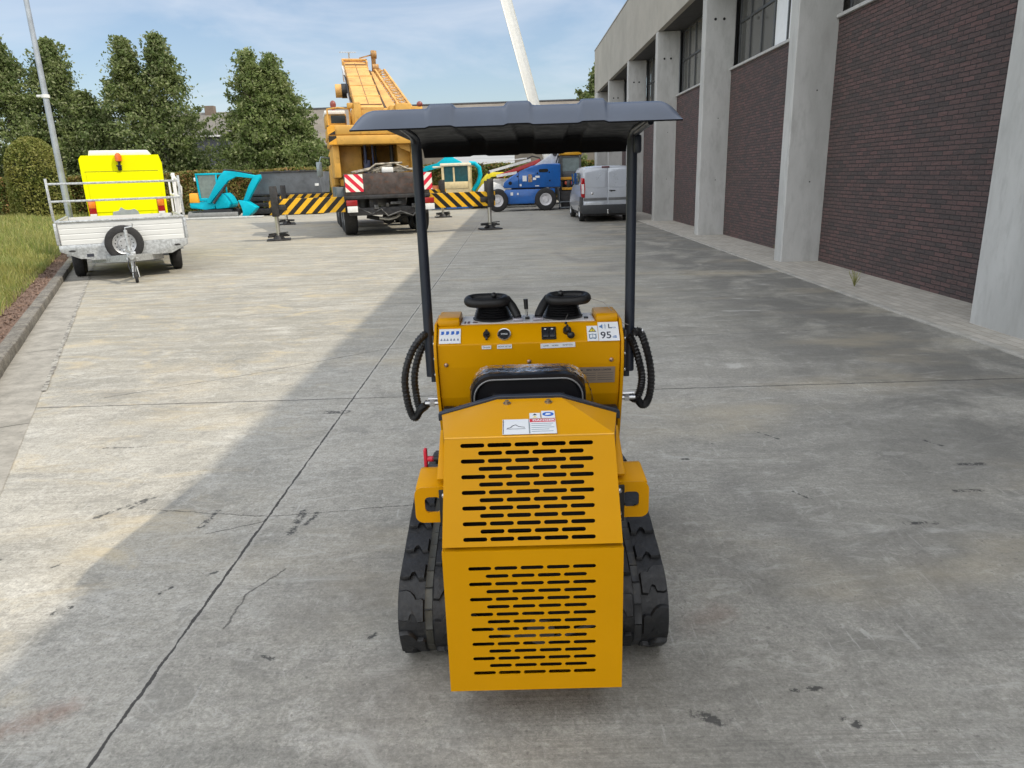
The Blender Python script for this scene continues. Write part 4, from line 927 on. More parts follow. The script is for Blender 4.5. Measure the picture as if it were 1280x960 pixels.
# ================================================================= CRANE
CY = pm('crane_yellow', (.60, .33, .06), .5, var=.14, scale=1.6, dirt='6b4a22', damt=.45)
CYB = pm('boom_yellow', (.60, .34, .10), .55, var=.16, scale=1.3, dirt='7a4a20', damt=.5)
cr = thing('mobile_crane', 'big yellow mobile crane seen from behind with raised telescopic boom and striped outriggers', 'mobile crane', (-4.11, 23.69, 0), 15.5)
def c_(name, m, mat, par=cr, **k): return obj(name, m, mat, par, **k)
RUSTP = pm('rusty_plate', (.07, .055, .05), .7, .2, var=.4, scale=4, dirt='6a4028', damt=.6, bump=.4, bscale=30)
rp = c_('rear_plate', M().box(-1.30, 1.36, -.35, -.25, 1.30, 1.95, .01), RUSTP)
c_('bumper_beam', M().box(-1.34, 1.38, -.36, -.2, 1.17, 1.295, .02), DARKST)
CH1 = stripes('chevron_left', 'd8203c', 'ece9dc', 3.2, 1, 1, ph=.1, dirt=.15); CH2 = stripes('chevron_right', 'd8203c', 'ece9dc', 3.2, -1, 1, dirt=.15)
c_('chevron_board', M().box(-1.27, -.72, -.375, -.352, 1.40, 1.93), CH1, smooth=0); c_('chevron_board', M().box(.98, 1.46, -.375, -.352, 1.40, 1.93), CH2, smooth=0)
for x in (-1.12, 1.32):
    tl = c_('tail_lamp', M().box(x-.17, x+.17, -.40, -.33, .98, 1.15, .01), pm('lamp_dark_red', (.3, .015, .015), .3)); obj('number_plate' if x < 0 else 'reflector', M().box(x-.15, x+.17, -.42, -.402, .78, .965, .005), WHITE, tl)
c_('deck', M().box(-1.3, 1.36, -.24, 9.3, 1.22, 1.55, .02), DARKST)
c_('frame_rail', M().box(-.55, -.30, -.1, 9.3, .72, 1.215, .01).box(.36, .62, -.1, 9.3, .72, 1.215, .01).box(-1.2, 1.3, -.18, .18, .66, .9, .01), DARKST)
m = M().tube([(-1.0, -.2, .95), (-.5, -.15, .70), (-.2, -.2, .85), (0, -.2, .62), (.4, -.2, .75), (.8, -.2, .6), (1.1, -.1, .9)], .03, 8)
for x in (-.35, .85): m.box(x-.07, x+.07, -.24, -.19, .85, .98, .01)
m.box(.1, .45, -.26, -.2, .98, 1.06, .01).cyl((.0, -.22, 1.0), (.0, -.3, .95), .05, n=10); c_('tow_hitch', m, pm('greasy_steel', (.09, .09, .09), .5, .4, var=.6, scale=9))
m = M().tube([(-.6, .9, .58), (-.2, .9, .5), (.1, .9, .46), (.5, .9, .52), (.9, .9, .6)], .07, 10).sph((.12, .9, .5), .22, (1, .8, .9)); c_('rear_axle', m, DARKST)
c_('exhaust_pipe', M().tube([(-.25, .2, .55), (.05, .2, .50), (.3, .25, .55), (.42, .3, .62)], .05, 10), pm('pale_pipe', (.45, .45, .43), .45, .5))
for yy in (1.0, 2.45, 5.4, 7.2):
    for s in (-1, 1):
        for d in (0,): wheel(cr, (.03+s*1.18, yy, .60), .60, .44, rim=(.3, .25, .1), face=s)
HZL = stripes('hazard_left', 'e9b21a', '14110f', 2.75, 1, -1.0, ph=.2, dirt=.3); HZR = stripes('hazard_right', 'e9b21a', '14110f', 2.75, 1, 1.0, dirt=.3)
for yy, full in ((.0, 1), (9.1, 0)):
    for s in (-1, 1):
        xb = s*3.62; xi = s*1.32
        dz = .0
        b = c_('outrigger_beam', M().box(min(xb, xi), max(xb, xi), yy-.02, yy+.34, .79, 1.26, .008), HZL if s < 0 else HZR, smooth=20)
        j = obj('jack_housing', M().box(s*3.45-.11, s*3.45+.11, yy-.10, yy-.022, .74, 1.66, .02).box(s*3.45-.1, s*3.45+.1, yy+.342, yy+.42, .74, 1.6, .02).box(s*3.3-.2, s*3.3+.2, yy-.05, yy-.022, .92, 1.1, .03), DARKST, b)
        obj('jack_leg', M().cyl((s*3.45, yy+.16, .1), (s*3.45, yy+.16, .79), .065, n=16), pm('jack_chrome', (.55, .54, .5), .3, .8), b)
        m = M().box(s*3.45-.36, s*3.45+.36, yy-.15, yy+.45, .0, .05, .01)
        for k in range(9):
            a = random.uniform(0, 3.14); m.bar((s*3.45-.33*math.cos(a), yy+.15-.3*math.sin(a), .09+.02*k), (s*3.45+.33*math.cos(a), yy+.15+.3*math.sin(a), .12+.01*k), .035, .03)
        m.cyl((s*3.45, yy+.16, .05), (s*3.45, yy+.16, .16), .2, .1, n=14)
        obj('foot_pad', m, DARKST, b)
# side lockers and driver cab, left front
c_('side_locker', M().box(-1.52, -1.2, .6, 4.6, 1.0, 1.55, .03).box(-1.54, -1.25, 1.6, 2.4, 1.05, 1.5, .02), pm('locker_grey', (.12, .14, .15), .4))
c_('front_cab', M().prism([(7.6, .9), (9.9, .9), (10.0, 1.9), (9.7, 2.9), (7.6, 2.95)], 'x', -1.4, 1.4, .05), CY)
c_('cab_window', M().box(-1.42, -1.403, 8.0, 9.4, 1.95, 2.75), GLASSD)
m = M().tube([(-1.4, 8.9, 2.7), (-1.75, 8.6, 2.75), (-1.85, 8.5, 2.5), (-1.85, 8.5, 1.9)], .025, 8).box(-1.98, -1.74, 8.42, 8.48, 1.95, 2.55, .03); c_('wing_mirror', m, pm('mirror_grey', (.25, .3, .32), .2, .3))
c_('tool_rack', M().box(-1.5, -1.2, 4.6, 7.4, 1.5, 2.35, .03).box(-1.45, -1.25, 4.0, 4.5, 1.6, 2.6, .03), CY)
# superstructure: hollow below the counterweight beam
CYL = stripes('counterweight_stripe', 'e0a02a', '1a1512', 2.1, .55, -1, dirt=.3)
cw = c_('counterweight', M().box(-1.60, 1.30, .70, 3.8, 3.16, 3.46, .03).box(-1.58, 1.32, .66, 3.8, 2.86, 3.14, .03).box(-1.62, 1.34, .80, 3.8, 3.08, 3.22, .02), CY)
m = M()
for k in range(4): m.box(-1.612, -1.42, .655-.0, .659, 2.9+k*.0, 2.95); 
obj('hazard_panel', M().box(-1.60, -1.36, .648, .657, 2.87, 3.13).box(-1.62, -1.38, .688, .697, 3.17, 3.45), CYL, cw, smooth=0)
m = M()
me_ = text_mesh('CRANES', .17, None, ext=.004)
m.add_mesh(me_, Matrix.Translation((-.05, .652, 2.99)) @ Matrix.Rotation(R(90), 4, 'X') @ Matrix.Scale(1.5, 4, (1, 0, 0)))
m.b.free()
c_('turntable_side', M().box(-1.50, -1.3, .9, 3.9, 1.85, 2.855, .02).box(1.02, 1.20, .9, 3.9, 1.85, 2.855, .02), CY)
c_('turntable_back', M().box(-1.3, 1.02, 3.5, 3.6, 1.8, 2.855, .01).box(-1.3, -.55, 1.6, 2.29, 1.9, 2.85, .02).box(.62, 1.02, 1.3, 2.29, 1.95, 2.85, .02), CY)
c_('corner_gusset', M().prism([(.55, 2.85), (.72, 2.72), (1.0, 2.60), (1.0, 2.855)], 'y', .92, 1.0), CY); c_('recess_post', M().cyl((.45, 1.5, 1.8), (.45, 1.5, 2.86), .07, n=12).cyl((-.05, 1.9, 1.8), (-.05, 1.9, 2.86), .04, n=10), pm('recess_black', (.012, .011, .010), .6))
c_('turntable_ring', M().cyl((-.1, 3.0, 1.5), (-.1, 3.0, 1.86), 1.05, n=32), DARKST)
c_('hydraulic_tank', M().box(-.52, -.30, 1.3, 1.55, 1.85, 2.4, .04).cyl((-.2, 1.35, 1.6), (-.2, 1.35, 2.86), .035, n=10).cyl((-.45, 1.3, 2.3), (-.45, 1.3, 2.86), .05, n=10), pm('navy_tank', (.02, .03, .08), .4))
m = M()
for k in range(16):
    x = random.uniform(-.7, 1.0); y = random.uniform(-.1, .5); a = random.uniform(-.5, .5)
    m.bar((x-.35, y-a*.2, 1.97+random.random()*.1), (x+.35, y+a*.2, 2.0+random.random()*.18), .05, .05, .01)
c_('white_crate', M().box(-.08, .28, -.16, .1, 1.955, 2.12, .03), WHITE); m.tube([(-.9, 0, 1.98), (-.5, 0, 2.05), (-.25, 0, 2.22), (.6, .05, 2.25)], .035, 7).tube([(.4, -.1, 2.2), (.75, -.1, 2.05), (1.2, -.1, 1.98)], .03, 7); c_('chain_bundle', m, pm('pale_scrap', (.28, .25, .2), .6, .3, var=.7, scale=7))
c_('hand_rail', M().tube([(-1.55, 1.2, 3.46), (-1.55, 1.2, 3.98), (-1.2, 1.2, 4.02), (-.85, 1.2, 3.98), (-.85, 1.2, 3.5)], .03, 8), CY); c_('work_lamp', M().box(-.92, -.72, 1.0, 1.15, 3.98, 4.15, .03), CY)
c_('winch_housing', M().box(-.78, .95, .95, 2.7, 3.48, 3.98, .05), CY)
m = M().cyl((-.6, 1.3, 3.99), (.2, 1.3, 3.99), .05, n=12); c_('winch_shaft', m, DARKST)
c_('operator_cab', M().box(-1.62, -.95, 1.4, 3.2, 3.48, 3.86, .04).box(-1.58, -1.0, 1.35, 1.42, 3.5, 3.66, .02), CY)
c_('cab_roof', M().box(-1.64, -.98, 1.33, 3.3, 3.83, 3.95, .03), WHITE); c_('cab_window', M().box(-1.45, -.98, 1.335, 1.348, 3.56, 3.80), GLASSD)
for x in (-1.33,): c_('beacon', M().sph((x, 1.6, 4.15), .10, (1, 1, 1.3)).cyl((x, 1.6, 3.97), (x, 1.6, 4.08), .05, n=10), pm('dull_red', (.22, .05, .04), .4))
# boom from (y=1.2,z=3.95) to (y=9.2,z=6.5)
b0, b1 = Vector((-.20, 1.1, 3.42)), Vector((.02, 9.2, 5.95)); dv = (b1-b0)
bf = frame(b0, dv.cross(Vector((0, 0, 1))), dv); Lb = dv.length   # x right, y along, z up
bm_ = c_('boom', M().box(-.45, .45, 0, Lb, .0, .62, .03, bf), CYB)
obj('boom_seam', M().box(-.02, .0, .3, Lb-.4, .621, .632, 0, bf).box(-.42, .42, .25, .33, .621, .65, .01, bf).box(-.42, .42, Lb-.9, Lb-.8, .621, .66, .01, bf), pm('brown_seam', (.2, .11, .05), .7), bm_, smooth=0)
obj('inner_section', M().box(-.37, .37, Lb, Lb+.5, .06, .57, .02, bf), pm('inner_boom', (.3, .09, .03), .6), bm_)
obj('boom_collar', M().box(-.52, -.452, Lb-.5, Lb+.12, -.1, .70, .01, bf).box(.452, .52, Lb-.5, Lb+.12, -.1, .70, .01, bf).box(-.52, .52, Lb-.1, Lb+.1, .64, .72, .01, bf), CYB, bm_)
obj('cable_reel', M().cyl(bf @ Vector((-.5, Lb*.55, .2)), bf @ Vector((-.72, Lb*.55, .2)), .26, n=20), BLKP, bm_); obj('reel_cover', M().cyl(bf @ Vector((-.72, Lb*.55, .2)), bf @ Vector((-.95, Lb*.55, .2)), .24, n=20), CYB, bm_)
obj('gap_shade_strip', M().box(.455, .60, .6, Lb-.7, .02, .40, .01, bf), pm('gap_shade_brown', (.07, .045, .025), .7, var=.4, scale=4), bm_)  # dark strip added for the shaded gap between boom and jib
for q_ in (0, 1): obj('boom_cable', M().tube([bf @ Vector((-.47-.05*q_, y, .30+.12*q_+.08*math.sin(y*1.3+q_))) for y in np.linspace(.3, Lb-.2, 16)], .025, 6), BLKP, bm_)
for yy in (1.6, 3.4, 5.2, 7.0): obj('boom_rib', M().box(-.475, .475, yy, yy+.07, -.02, .645, .005, bf), CYB, bm_)
m = M().tube([bf @ Vector((-.5, y, z)) for y, z in ((.5, .35), (2, .2), (4, .1), (5.5, .2), (7.2, .45), (Lb-.3, .5))], .05, 8); obj('boom_hose', m, WHITE, bm_)
obj('wind_vane', M().cyl(bf @ Vector((-.2, Lb+.1, .6)), bf @ Vector((-.2, Lb+.1, .95)), .03, n=8).bar(bf @ Vector((-.6, Lb+.1, .96)), bf @ Vector((.1, Lb+.1, .96)), .04, .03), ZINC, bm_)
obj('lift_ram', M().cyl(bf @ Vector((0, 1.5, -.9)), bf @ Vector((0, Lb*.6, -.05)), .16, n=16), DARKST, bm_)
# stowed side jib: box foot and lattice
jf = bf @ Matrix.Translation((.82, 0, -.1)) @ Matrix.Rotation(R(2.2), 4, 'Z')
obj('jib_foot', M().box(-.17, .17, .1, Lb-1.0, 0, .5, .02, jf), CYB, bm_)
m = M(); x0, x1 = .28, .66
for x in (x0, x1):
    for z in (0, .5): m.bar(jf @ Vector((x, .2, z)), jf @ Vector((x, Lb-.6, z)), .07, .07)
n = 15
for k in range(n):
    ya, yb_ = .2+(Lb-.8)*k/n, .2+(Lb-.8)*(k+1)/n
    for z in (0, .5): m.bar(jf @ Vector((x0, ya, z)), jf @ Vector((x1, yb_, z)), .035, .035); m.bar(jf @ Vector((x1, ya, z)), jf @ Vector((x0, yb_, z)), .03, .03)
    for x in (x0, x1): m.bar(jf @ Vector((x, ya, 0)), jf @ Vector((x, yb_, .5)), .03, .03)
obj('lattice_jib', m, CYB, bm_, smooth=0)
m = M().box(.2, .55, Lb-.6, Lb-.2, 0, .5, .03, jf).box(.22, .38, Lb-.2, Lb+.1, .3, 1.15, .03, jf).cyl(jf @ Vector((.2, Lb-.1, 1.0)), jf @ Vector((.42, Lb-.1, 1.0)), .16, n=16).bar(jf @ Vector((-.3, Lb-.3, .9)), jf @ Vector((.25, Lb-.1, 1.0)), .06, .05)
m.bar(jf @ Vector((-.25, Lb-.5, .5)), jf @ Vector((.25, Lb-.2, .3)), .08, .08).cyl(jf @ Vector((.2, Lb-.4, .55)), jf @ Vector((.45, Lb-.4, .55)), .14, n=14)
obj('jib_head', m, pm('weathered_yellow', (.36, .2, .07), .6, var=.4, scale=5, dirt='4a3520', damt=.6), bm_)
c_('boom_pivot', M().box(-.72, -.5, .85, 1.7, 3.3, 4.15, .03), CY); c_('boom_pivot', M().box(.42, .62, .85, 1.7, 3.3, 4.05, .03).box(.60, 1.12, .75, .9, 3.45, 4.1, .03).box(1.1, 1.5, .88, 1.1, 3.8, 4.02, .03), CY)
c_('pivot_knob', M().sph((1.42, .95, 4.08), .10), pm('dull_red', (.22, .05, .04), .4))

# ================================================================= VAN
VS = pm('van_silver', (.46, .49, .54), .34, .25, var=.03, **{'Coat Weight': .6, 'Coat Roughness': .08})
vn = thing('silver_van', 'silver panel van parked beside the building with its blank rear doors towards us', 'van', (3.42, 26.75, 0), 1.5)
def vsec(y, zt, zb, wS=1., wt=1.):
    P = []
    base = [(.90, 0), (.945, .10), (.955, .30), (.945, .48), (.915, .62), (.86, .82), (.80, .93), (.70, .985), (.40, 1.0)]
    pts = [(x*wS*(1 if h < .5 else wt), zb+(zt-zb)*h) for x, h in base]
    return [(x, y, z) for x, z in pts]+[(-x, y, z) for x, z in pts[::-1]]
secs = [vsec(.03, 1.90, .42, .955), vsec(.0, 1.80, .5, .93)][::-1]
secs = [vsec(0, 1.93, .36, .97), vsec(.05, 1.96, .34), vsec(.3, 1.985, .34), vsec(2.0, 1.99, .34), vsec(3.0, 1.97, .34), vsec(3.4, 1.9, .34, 1, .97), vsec(4.0, 1.45, .34, 1, .95), vsec(4.2, 1.2, .34, .99, .95), vsec(4.75, 1.0, .36, .94, .9), vsec(4.9, .75, .40, .85)]
body = obj('van_body', M().loft(secs), VS, vn, smooth=40)
bmp = obj('rear_bumper', M().prism(rrect(-.97, .97, .30, .62, .06, 4), 'y', -.07, .02, .015).box(-.975, -.90, -.05, .5, .34, .92, .03).box(.90, .975, -.05, .5, .34, .92, .03), pm('bumper_black', (.03, .032, .035), .55), vn)
for s in (-1, 1):
    x0, x1 = (-.90, -.006) if s < 0 else (.006, .90)
    d = obj('rear_door', M().prism(rrect(x0, x1, .50, 1.90, .05, 3), 'y', -.022, -.002, .008), VS, vn)
    wx0, wx1 = (x0+.085, x1-.03) if s < 0 else (x0+.03, x1-.085)
    obj('blank_window', M().prism(rrect(wx0, wx1, 1.22, 1.84, .11, 6), 'y', -.034, -.0225, .006), pm('van_blank', (.44, .47, .52), .28, .2, var=.02, **{'Coat Weight': .6}), d)
    obj('door_moulding', M().box(x0+.02, x1-.01, -.034, -.0225, .80, .87, .006).box(x0+.02, x1-.01, -.03, -.0222, .77, .798), BLKP if False else pm('moulding_grey', (.12, .125, .13), .4), d)
    lm = obj('tail_lamp', M().prism([(s*.965, 1.58), (s*.84, 1.56), (s*.815, 1.2), (s*.83, .88), (s*.955, .86), (s*.98, 1.2)], 'y', -.035, .10, .008), pm('lens_red', (.38, .006, .01), .12, **{'Coat Weight': .5}), vn)
    obj('clear_lens', M().prism([(s*.955, 1.36), (s*.86, 1.36), (s*.85, 1.02), (s*.95, 1.02)], 'y', -.042, -.036, .003), pm('lens_clear', (.7, .66, .66), .15), lm)
    for yy in (.85, 3.95): wheel(vn, (s*.84, yy, .33), .33, .22, rim=(.35, .36, .37), face=s)
obj('door_handle', M().box(.06, .28, -.05, -.0235, 1.085, 1.125, .01).cyl((.13, -.03, 1.10), (.13, -.05, 1.10), .03, n=12), BLKP, vn)
obj('number_plate', M().box(-.80, -.22, -.033, -.0235, .56, .70, .006), pm('plate_grey', (.42, .44, .46), .5), vn)
obj('plate_recess', M().box(-.86, -.12, -.0265, -.0228, .53, .735, .002), VS, vn)
obj('brake_lamp', M().box(-.22, .06, -.04, .02, 1.905, 1.96, .01), pm('dark_lens', (.1, .02, .025), .2), vn)
obj('tow_ball', M().cyl((.0, -.12, .33), (.0, -.12, .40), .025, n=10).sph((0, -.12, .42), .035).box(-.03, .03, -.12, .1, .30, .34), STEEL, vn)
obj('maker_badge', M().sph((-.56, -.024, 1.02), .045, (1, .15, 1)), STEEL, vn)
obj('side_window', M().box(-.925, -.905, 2.75, 3.55, 1.30, 1.74, .003).box(-.925, -.905, 1.0, 2.6, 1.32, 1.76, .003), GLASSD, vn)
obj('wing_mirror', M().box(-1.13, -.95, 3.5, 3.6, 1.2, 1.48, .03), BLKP, vn); obj('wing_mirror', M().box(.95, 1.13, 3.5, 3.6, 1.2, 1.48, .03), BLKP, vn)
obj('underbody', M().box(-.85, .85, .2, 4.7, .22, .34), DARKST, vn)
obj('windscreen', M().face((-.75, 3.52, 1.88), (.75, 3.52, 1.88), (.82, 4.1, 1.42), (-.82, 4.1, 1.42)), GLASSD, vn)

# ================================================================= BLUE LIFT
BLU = pm('lift_blue', (.01, .115, .42), .35, var=.08, scale=2, dirt='1b3350', damt=.3, **{'Coat Weight': .3})
bl = thing('blue_boom_lift', 'blue boom lift with sloping engine cover and big tyres beyond the outrigger', 'boom lift', (.4, 37, 0))
m = M().prism([(-.92, 1.20), (-.86, 1.42), (-.6, 1.64), (.0, 1.96), (.55, 2.18), (1.1, 2.26), (1.96, 2.26), (2.0, 2.2), (2.0, 1.12), (-.82, 1.14)], 'y', .2, 1.9, .05)
hood = obj('engine_cover', m, BLU, bl)
obj('chassis_body', M().prism([(-.9, .95), (-.78, .36), (.66, .36), (.75, .6), (1.7, .65), (1.7, 1.06), (-.8, 1.06)], 'y', .15, 1.95, .03), BLU, bl)
obj('turret', M().box(-.5, 1.2, .4, 1.7, 1.05, 1.16), DARKST, bl)
m = M().cyl((-.55, .185, 1.38), (-.55, .2, 1.38), .09, n=16).prism(rrect(.9, 1.38, 1.86, 2.02, .08, 4), 'y', .19, .2)
for x, z in ((.83, 1.82), (1.43, 1.85), (1.45, 1.45), (-.18, 1.7)): m.cyl((x, .19, z), (x, .2, z), .04, n=10)
m.box(-.13, -.11, .19, .2, 1.16, 1.9)
obj('vent_hole', m, VOIDB, hood)
obj('label', M().box(.08, .28, .188, .198, 1.45, 1.72).box(.60, .76, .188, .198, 1.5, 1.62).box(.72, .94, .188, .198, 1.6, 1.70).box(-.07, .02, .188, .198, 1.22, 1.32).box(.7, .9, .188, .198, 1.19, 1.23), PAPER, hood, smooth=0)
obj('control_decal', M().prism(rrect(.36, .56, 1.4, 1.78, .04, 3), 'y', .188, .199), pm('decal_brown', (.3, .2, .12), .5, var=.5, scale=9), hood)
obj('base_label', M().box(-.55, -.42, .14, .148, .78, .93).box(-.22, -.14, .14, .148, .80, .90), PAPER, bl, smooth=0)
def disc_w(par, c, r, w_, rim): 
    c = Vector(c); t = obj('wheel', M().lathe([(r*.55, -w_*.45), (r*.8, -w_*.5), (r*.96, -w_*.42), (r, -w_*.25), (r, w_*.25), (r*.96, w_*.42), (r*.8, w_*.5), (r*.55, w_*.45)], c, (0, 1, 0), 36, False), TYRE, par)
    obj('rim', M().lathe([(r*.55, -w_*.46), (r*.5, -w_*.45), (r*.46, -w_*.25), (r*.3, -w_*.2), (r*.22, -w_*.36), (.001, -w_*.36)], c, (0, 1, 0), 28, False), rim, t); return t
RW = pm('rim_white', (.6, .6, .62), .4, var=.1)
for x in (-1.22, 1.22):
    for y in (.1, 2.0): disc_w(bl, (x, y, .55), .55, .36, RW)
obj('lower_arm', M().prism([(.7, 2.2), (1.75, 2.85), (1.95, 2.8), (1.9, 2.2)], 'y', .7, 1.3, .03), pm('arm_pale_grey', (.55, .57, .6), .4), bl)
m = M().cyl((1.75, .65, 2.75), (1.75, 1.35, 2.75), .12, n=12).box(1.75, 1.95, .8, 1.2, 2.3, 2.9, .02); m.tube([(1.8, .7, 2.3), (1.9, .7, 2.6), (2.0, .8, 2.9)], .03, 6); obj('arm_knuckle', m, DARKST, bl)

# white crane mast behind
wm = thing('white_crane', 'tall white telescopic crane boom leaning left into the sky behind the blue boom lift', 'crane', (2.4, 45, 0))
def mast():
    a, b = Vector((.05, .8, 1.9)), Vector((-4.35, .8, 18.5))
    f_ = frame(a, Vector((0, -1, 0)).cross((b-a)), b-a); return f_, (b-a).length
mf, Lm = mast()
obj('mast_section', M().box(-.31, .31, 0, Lm*.62, -.3, .3, .05, mf), pm('mast_white', (.76, .75, .7), .45, var=.05, dirt='8c7a60', damt=.25), wm)
obj('upper_section', M().box(-.26, .26, Lm*.62, Lm, -.25, .25, .04, mf), pm('mast_white', (.76, .75, .7), .45), wm)
obj('mast_mark', M().box(-.29, -.22, Lm*.36, Lm*.46, .298, .306, 0, mf).box(-.1, .1, Lm*.33, Lm*.335, .298, .306, 0, mf).box(0.05, .15, Lm*.25, Lm*.255, .298, .306, 0, mf), pm('mast_rust', (.3, .12, .06), .6), wm, smooth=0)
obj('turret', M().box(-1.2, 1.2, -.5, 2.2, 1.2, 2.1, .05), WHITE, wm); obj('carrier', M().box(-3.8, 3.2, -.6, 2.2, .6, 1.15, .05), DARKST, wm)
for x in (-3, -1.6, 1.4, 2.6):
    for y in (-.5, 2.1): disc_w(wm, (x, y, .5), .5, .35, RW)

# excavator with yellow/black cab behind the van
ye = thing('yellow_excavator', 'grey and amber wheeled loader cab standing between the blue lift and the van', 'wheel loader', (2.95, 38.2, 0))
CG = pm('cab_grey', (.09, .095, .1), .45); AM = pm('amber_paint', (.72, .36, .02), .4, var=.06)
fr = obj('cab', M().box(-.50, -.40, -.1, 0, 1.05, 2.85, .01).box(.46, .56, -.1, 0, 1.05, 2.85, .01).box(-.39, .45, -.1, 0, 1.6, 1.86, .01).box(-.39, .45, -.1, 0, 2.55, 2.62, .01).box(-.5, .56, 1.2, 1.3, 1.05, 2.85, .01).box(-.5, -.42, .05, 1.15, 1.05, 1.85, .01).box(.46, .56, .05, 1.15, 1.05, 1.85, .01), CG, ye)
obj('cab_glass', M().box(-.39, .45, -.06, -.04, 1.87, 2.54), pm('cab_glass', (.22, .27, .27), .08), ye)
obj('cab_roof', M().box(-.52, .58, -.16, 1.35, 2.66, 2.88, .03), AM, ye); obj('roof_unit', M().box(.1, .45, .2, .7, 2.885, 2.98, .02), BLKP, ye)
obj('side_panel', M().box(-.52, .2, -.16, -.102, 1.45, 1.59, .01).box(-.45, .2, -.3, -.1, .95, 1.08, .02), AM, ye)
obj('rear_lamp', M().box(-.3, .1, -.25, -.105, 1.22, 1.38, .02), pm('lamp_orange', (.6, .08, .03), .35), ye)
obj('base', M().box(-.55, 1.5, -.1, 2.0, .35, 1.04, .03).box(-.5, .3, -.3, -.12, .05, .9, .02), DARKST, ye); obj('step', M().box(-.62, .25, -.5, -.32, .05, .12).box(-.62, .25, -.5, -.32, .35, .40).box(-.62, -.57, -.5, -.32, .05, .9).box(.2, .25, -.5, -.32, .05, .9), pm('step_grey', (.14, .16, .18), .5), ye)
for x in (-.0, 1.6): disc_w(ye, (x+.4, -.05, .5), .5, .3, AM)

# ================================================================= TURQUOISE MINI EXCAVATOR
TQ = pm('turquoise_paint', (.0, .40, .52), .45, var=.05, **{'Specular IOR Level': .15}); ORG = pm('orange_cover', (.85, .38, .02), .4, var=.04)
ex = thing('turquoise_excavator', 'turquoise mini excavator with orange counterweight cover in front of the hedge', 'mini excavator', (-16.02, 40.5, 0)); ex.scale = (.953, .953, .953)
def e_(n, m, mt, par=None, **k): return obj(n, m, mt, par or ex, **k)
for y in (-.1, 1.0):
    t = e_('crawler', M().prism(rrect(-1.35, .45, .05, .50, .22, 5), 'y', y, y+.35, .02), RUB); 
e_('undercarriage', M().box(-.9, .1, .25, 1.0, .2, .55, .02), DARKST)
e_('dozer_blade', M().prism([(-2.1, .02), (-2.0, .02), (-1.9, .35), (-2.0, .42)], 'y', -.3, 1.4).box(-2.0, .9, -.45, -.35, .05, .34, .02), pm('blade_grey', (.25, .25, .24), .5, .3))
e_('upper_body', M().prism([(-1.98, .60), (-1.1, .50), (-.55, .52), (-.5, .95), (-1.1, .98), (-1.98, .90)], 'y', -.05, 1.35, .05), TQ)
e_('rear_cover', M().prism([(-1.98, .90), (-1.35, .88), (-1.4, 1.44), (-1.92, 1.44)], 'y', -.08, 1.38, .06), ORG)
m = M().bar((-1.30, -.05, 1.0), (-1.36, -.05, 2.45), .10, .10, .02).bar((-1.36, 1.2, 1.0), (-1.36, 1.2, 2.45), .10, .10, .02).bar((-.30, -.05, 1.1), (-.22, -.05, 2.45), .08, .08, .02).bar((-.22, 1.2, 1.1), (-.22, 1.2, 2.45), .08, .08, .02).box(-1.42, -.18, -.1, 1.25, 2.42, 2.52, .03).box(-1.32, -.4, -.09, -.01, .98, 1.15, .02)
e_('cab', m, TQ)
e_('cab_window', M().box(-1.28, -.28, -.04, -.02, 1.15, 2.4), pm('cab_pane', (.16, .2, .18), .08, **{'Transmission Weight': .0}))
e_('work_lamp', M().box(-1.52, -1.42, -.1, 0, 2.1, 2.3, .02), WHITE); 
m = M().prism([(-.92, .88), (-.66, .84), (.48, 2.10), (1.0, 2.33), (2.15, 2.10), (2.3, 2.16), (2.2, 2.30), (.95, 2.56), (.35, 2.62), (.02, 2.30)], 'y', -.30, -.04, .04); e_('boom', m, TQ)
m = M().prism([(2.02, 2.30), (2.38, 2.36), (2.40, 2.14), (2.10, 1.78), (1.42, .76), (1.18, .80), (1.66, 1.72), (1.92, 2.12)], 'y', -.34, -.01, .03); e_('dipper_arm', m, TQ)
e_('bucket', M().prism([(1.0, .98), (1.5, .9), (2.02, .55), (1.75, .25), (1.35, -.0), (1.1, .02), (1.25, .35), (1.15, .65)], 'y', -.5, .1, .03), TQ)
e_('boom_ram', M().cyl((-.45, -.36, .85), (.42, -.36, 1.85), .07, n=10).cyl((.5, -.17, 2.68), (1.9, -.17, 2.42), .045, n=10).cyl((.3, -.17, 2.66), (.9, -.17, 2.62), .06, n=10), DARKST)
e_('body_guard', M().prism([(-.45, .52), (.30, .56), (.42, .8), (.22, 1.2), (.0, 1.42), (-.15, 1.1), (-.5, .8)], 'y', -.15, 1.2, .06), TQ)
# pale ramp plank under it
tag(obj('steel_plank', M().box(-18.6, -13.6, 39.3, 39.7, .004, .10, .02), pm('plank_pale', (.5, .5, .48), .6, .2)), 'pale steel plank lying on the concrete in front of the turquoise mini excavator', 'plank')

# ================================================================= DARK TIPPING CONTAINER
dc = thing('tipping_bucket', 'large dark grey tipping skip on black skids between excavator and crane', 'skip', (-13.0, 41.7, 0)); dc.scale = (1.07, 1.07, 1.07)
DG = pm('skip_grey', (.16, .175, .20), .42, .2, var=.25, scale=1.2, dirt='3c4046', damt=.4)
m = M(); rim_ = [(-.85, 2.16), (2.02, 2.16), (2.02, 1.10), (-1.75, 1.10)]
m.loft([[(x, 0-.35*(z-1.1), z) for x, z in [(-1.75, 1.10), (2.02, 1.10), (2.02, 2.18), (-.95, 2.18)]], [(x, 1.6+.3*(z-1.1), z) for x, z in [(-1.75, 1.10), (2.02, 1.10), (2.02, 2.18), (-.95, 2.18)]]])
obj('skip_body', m, DG, dc, smooth=20)
m = M().box(-1.0, 2.06, -.46, -.36, 2.15, 2.24, .02)
for x in (-.3, .3, 1.1): m.box(x, x+.3, -.5, -.44, 2.16, 2.27, .01)
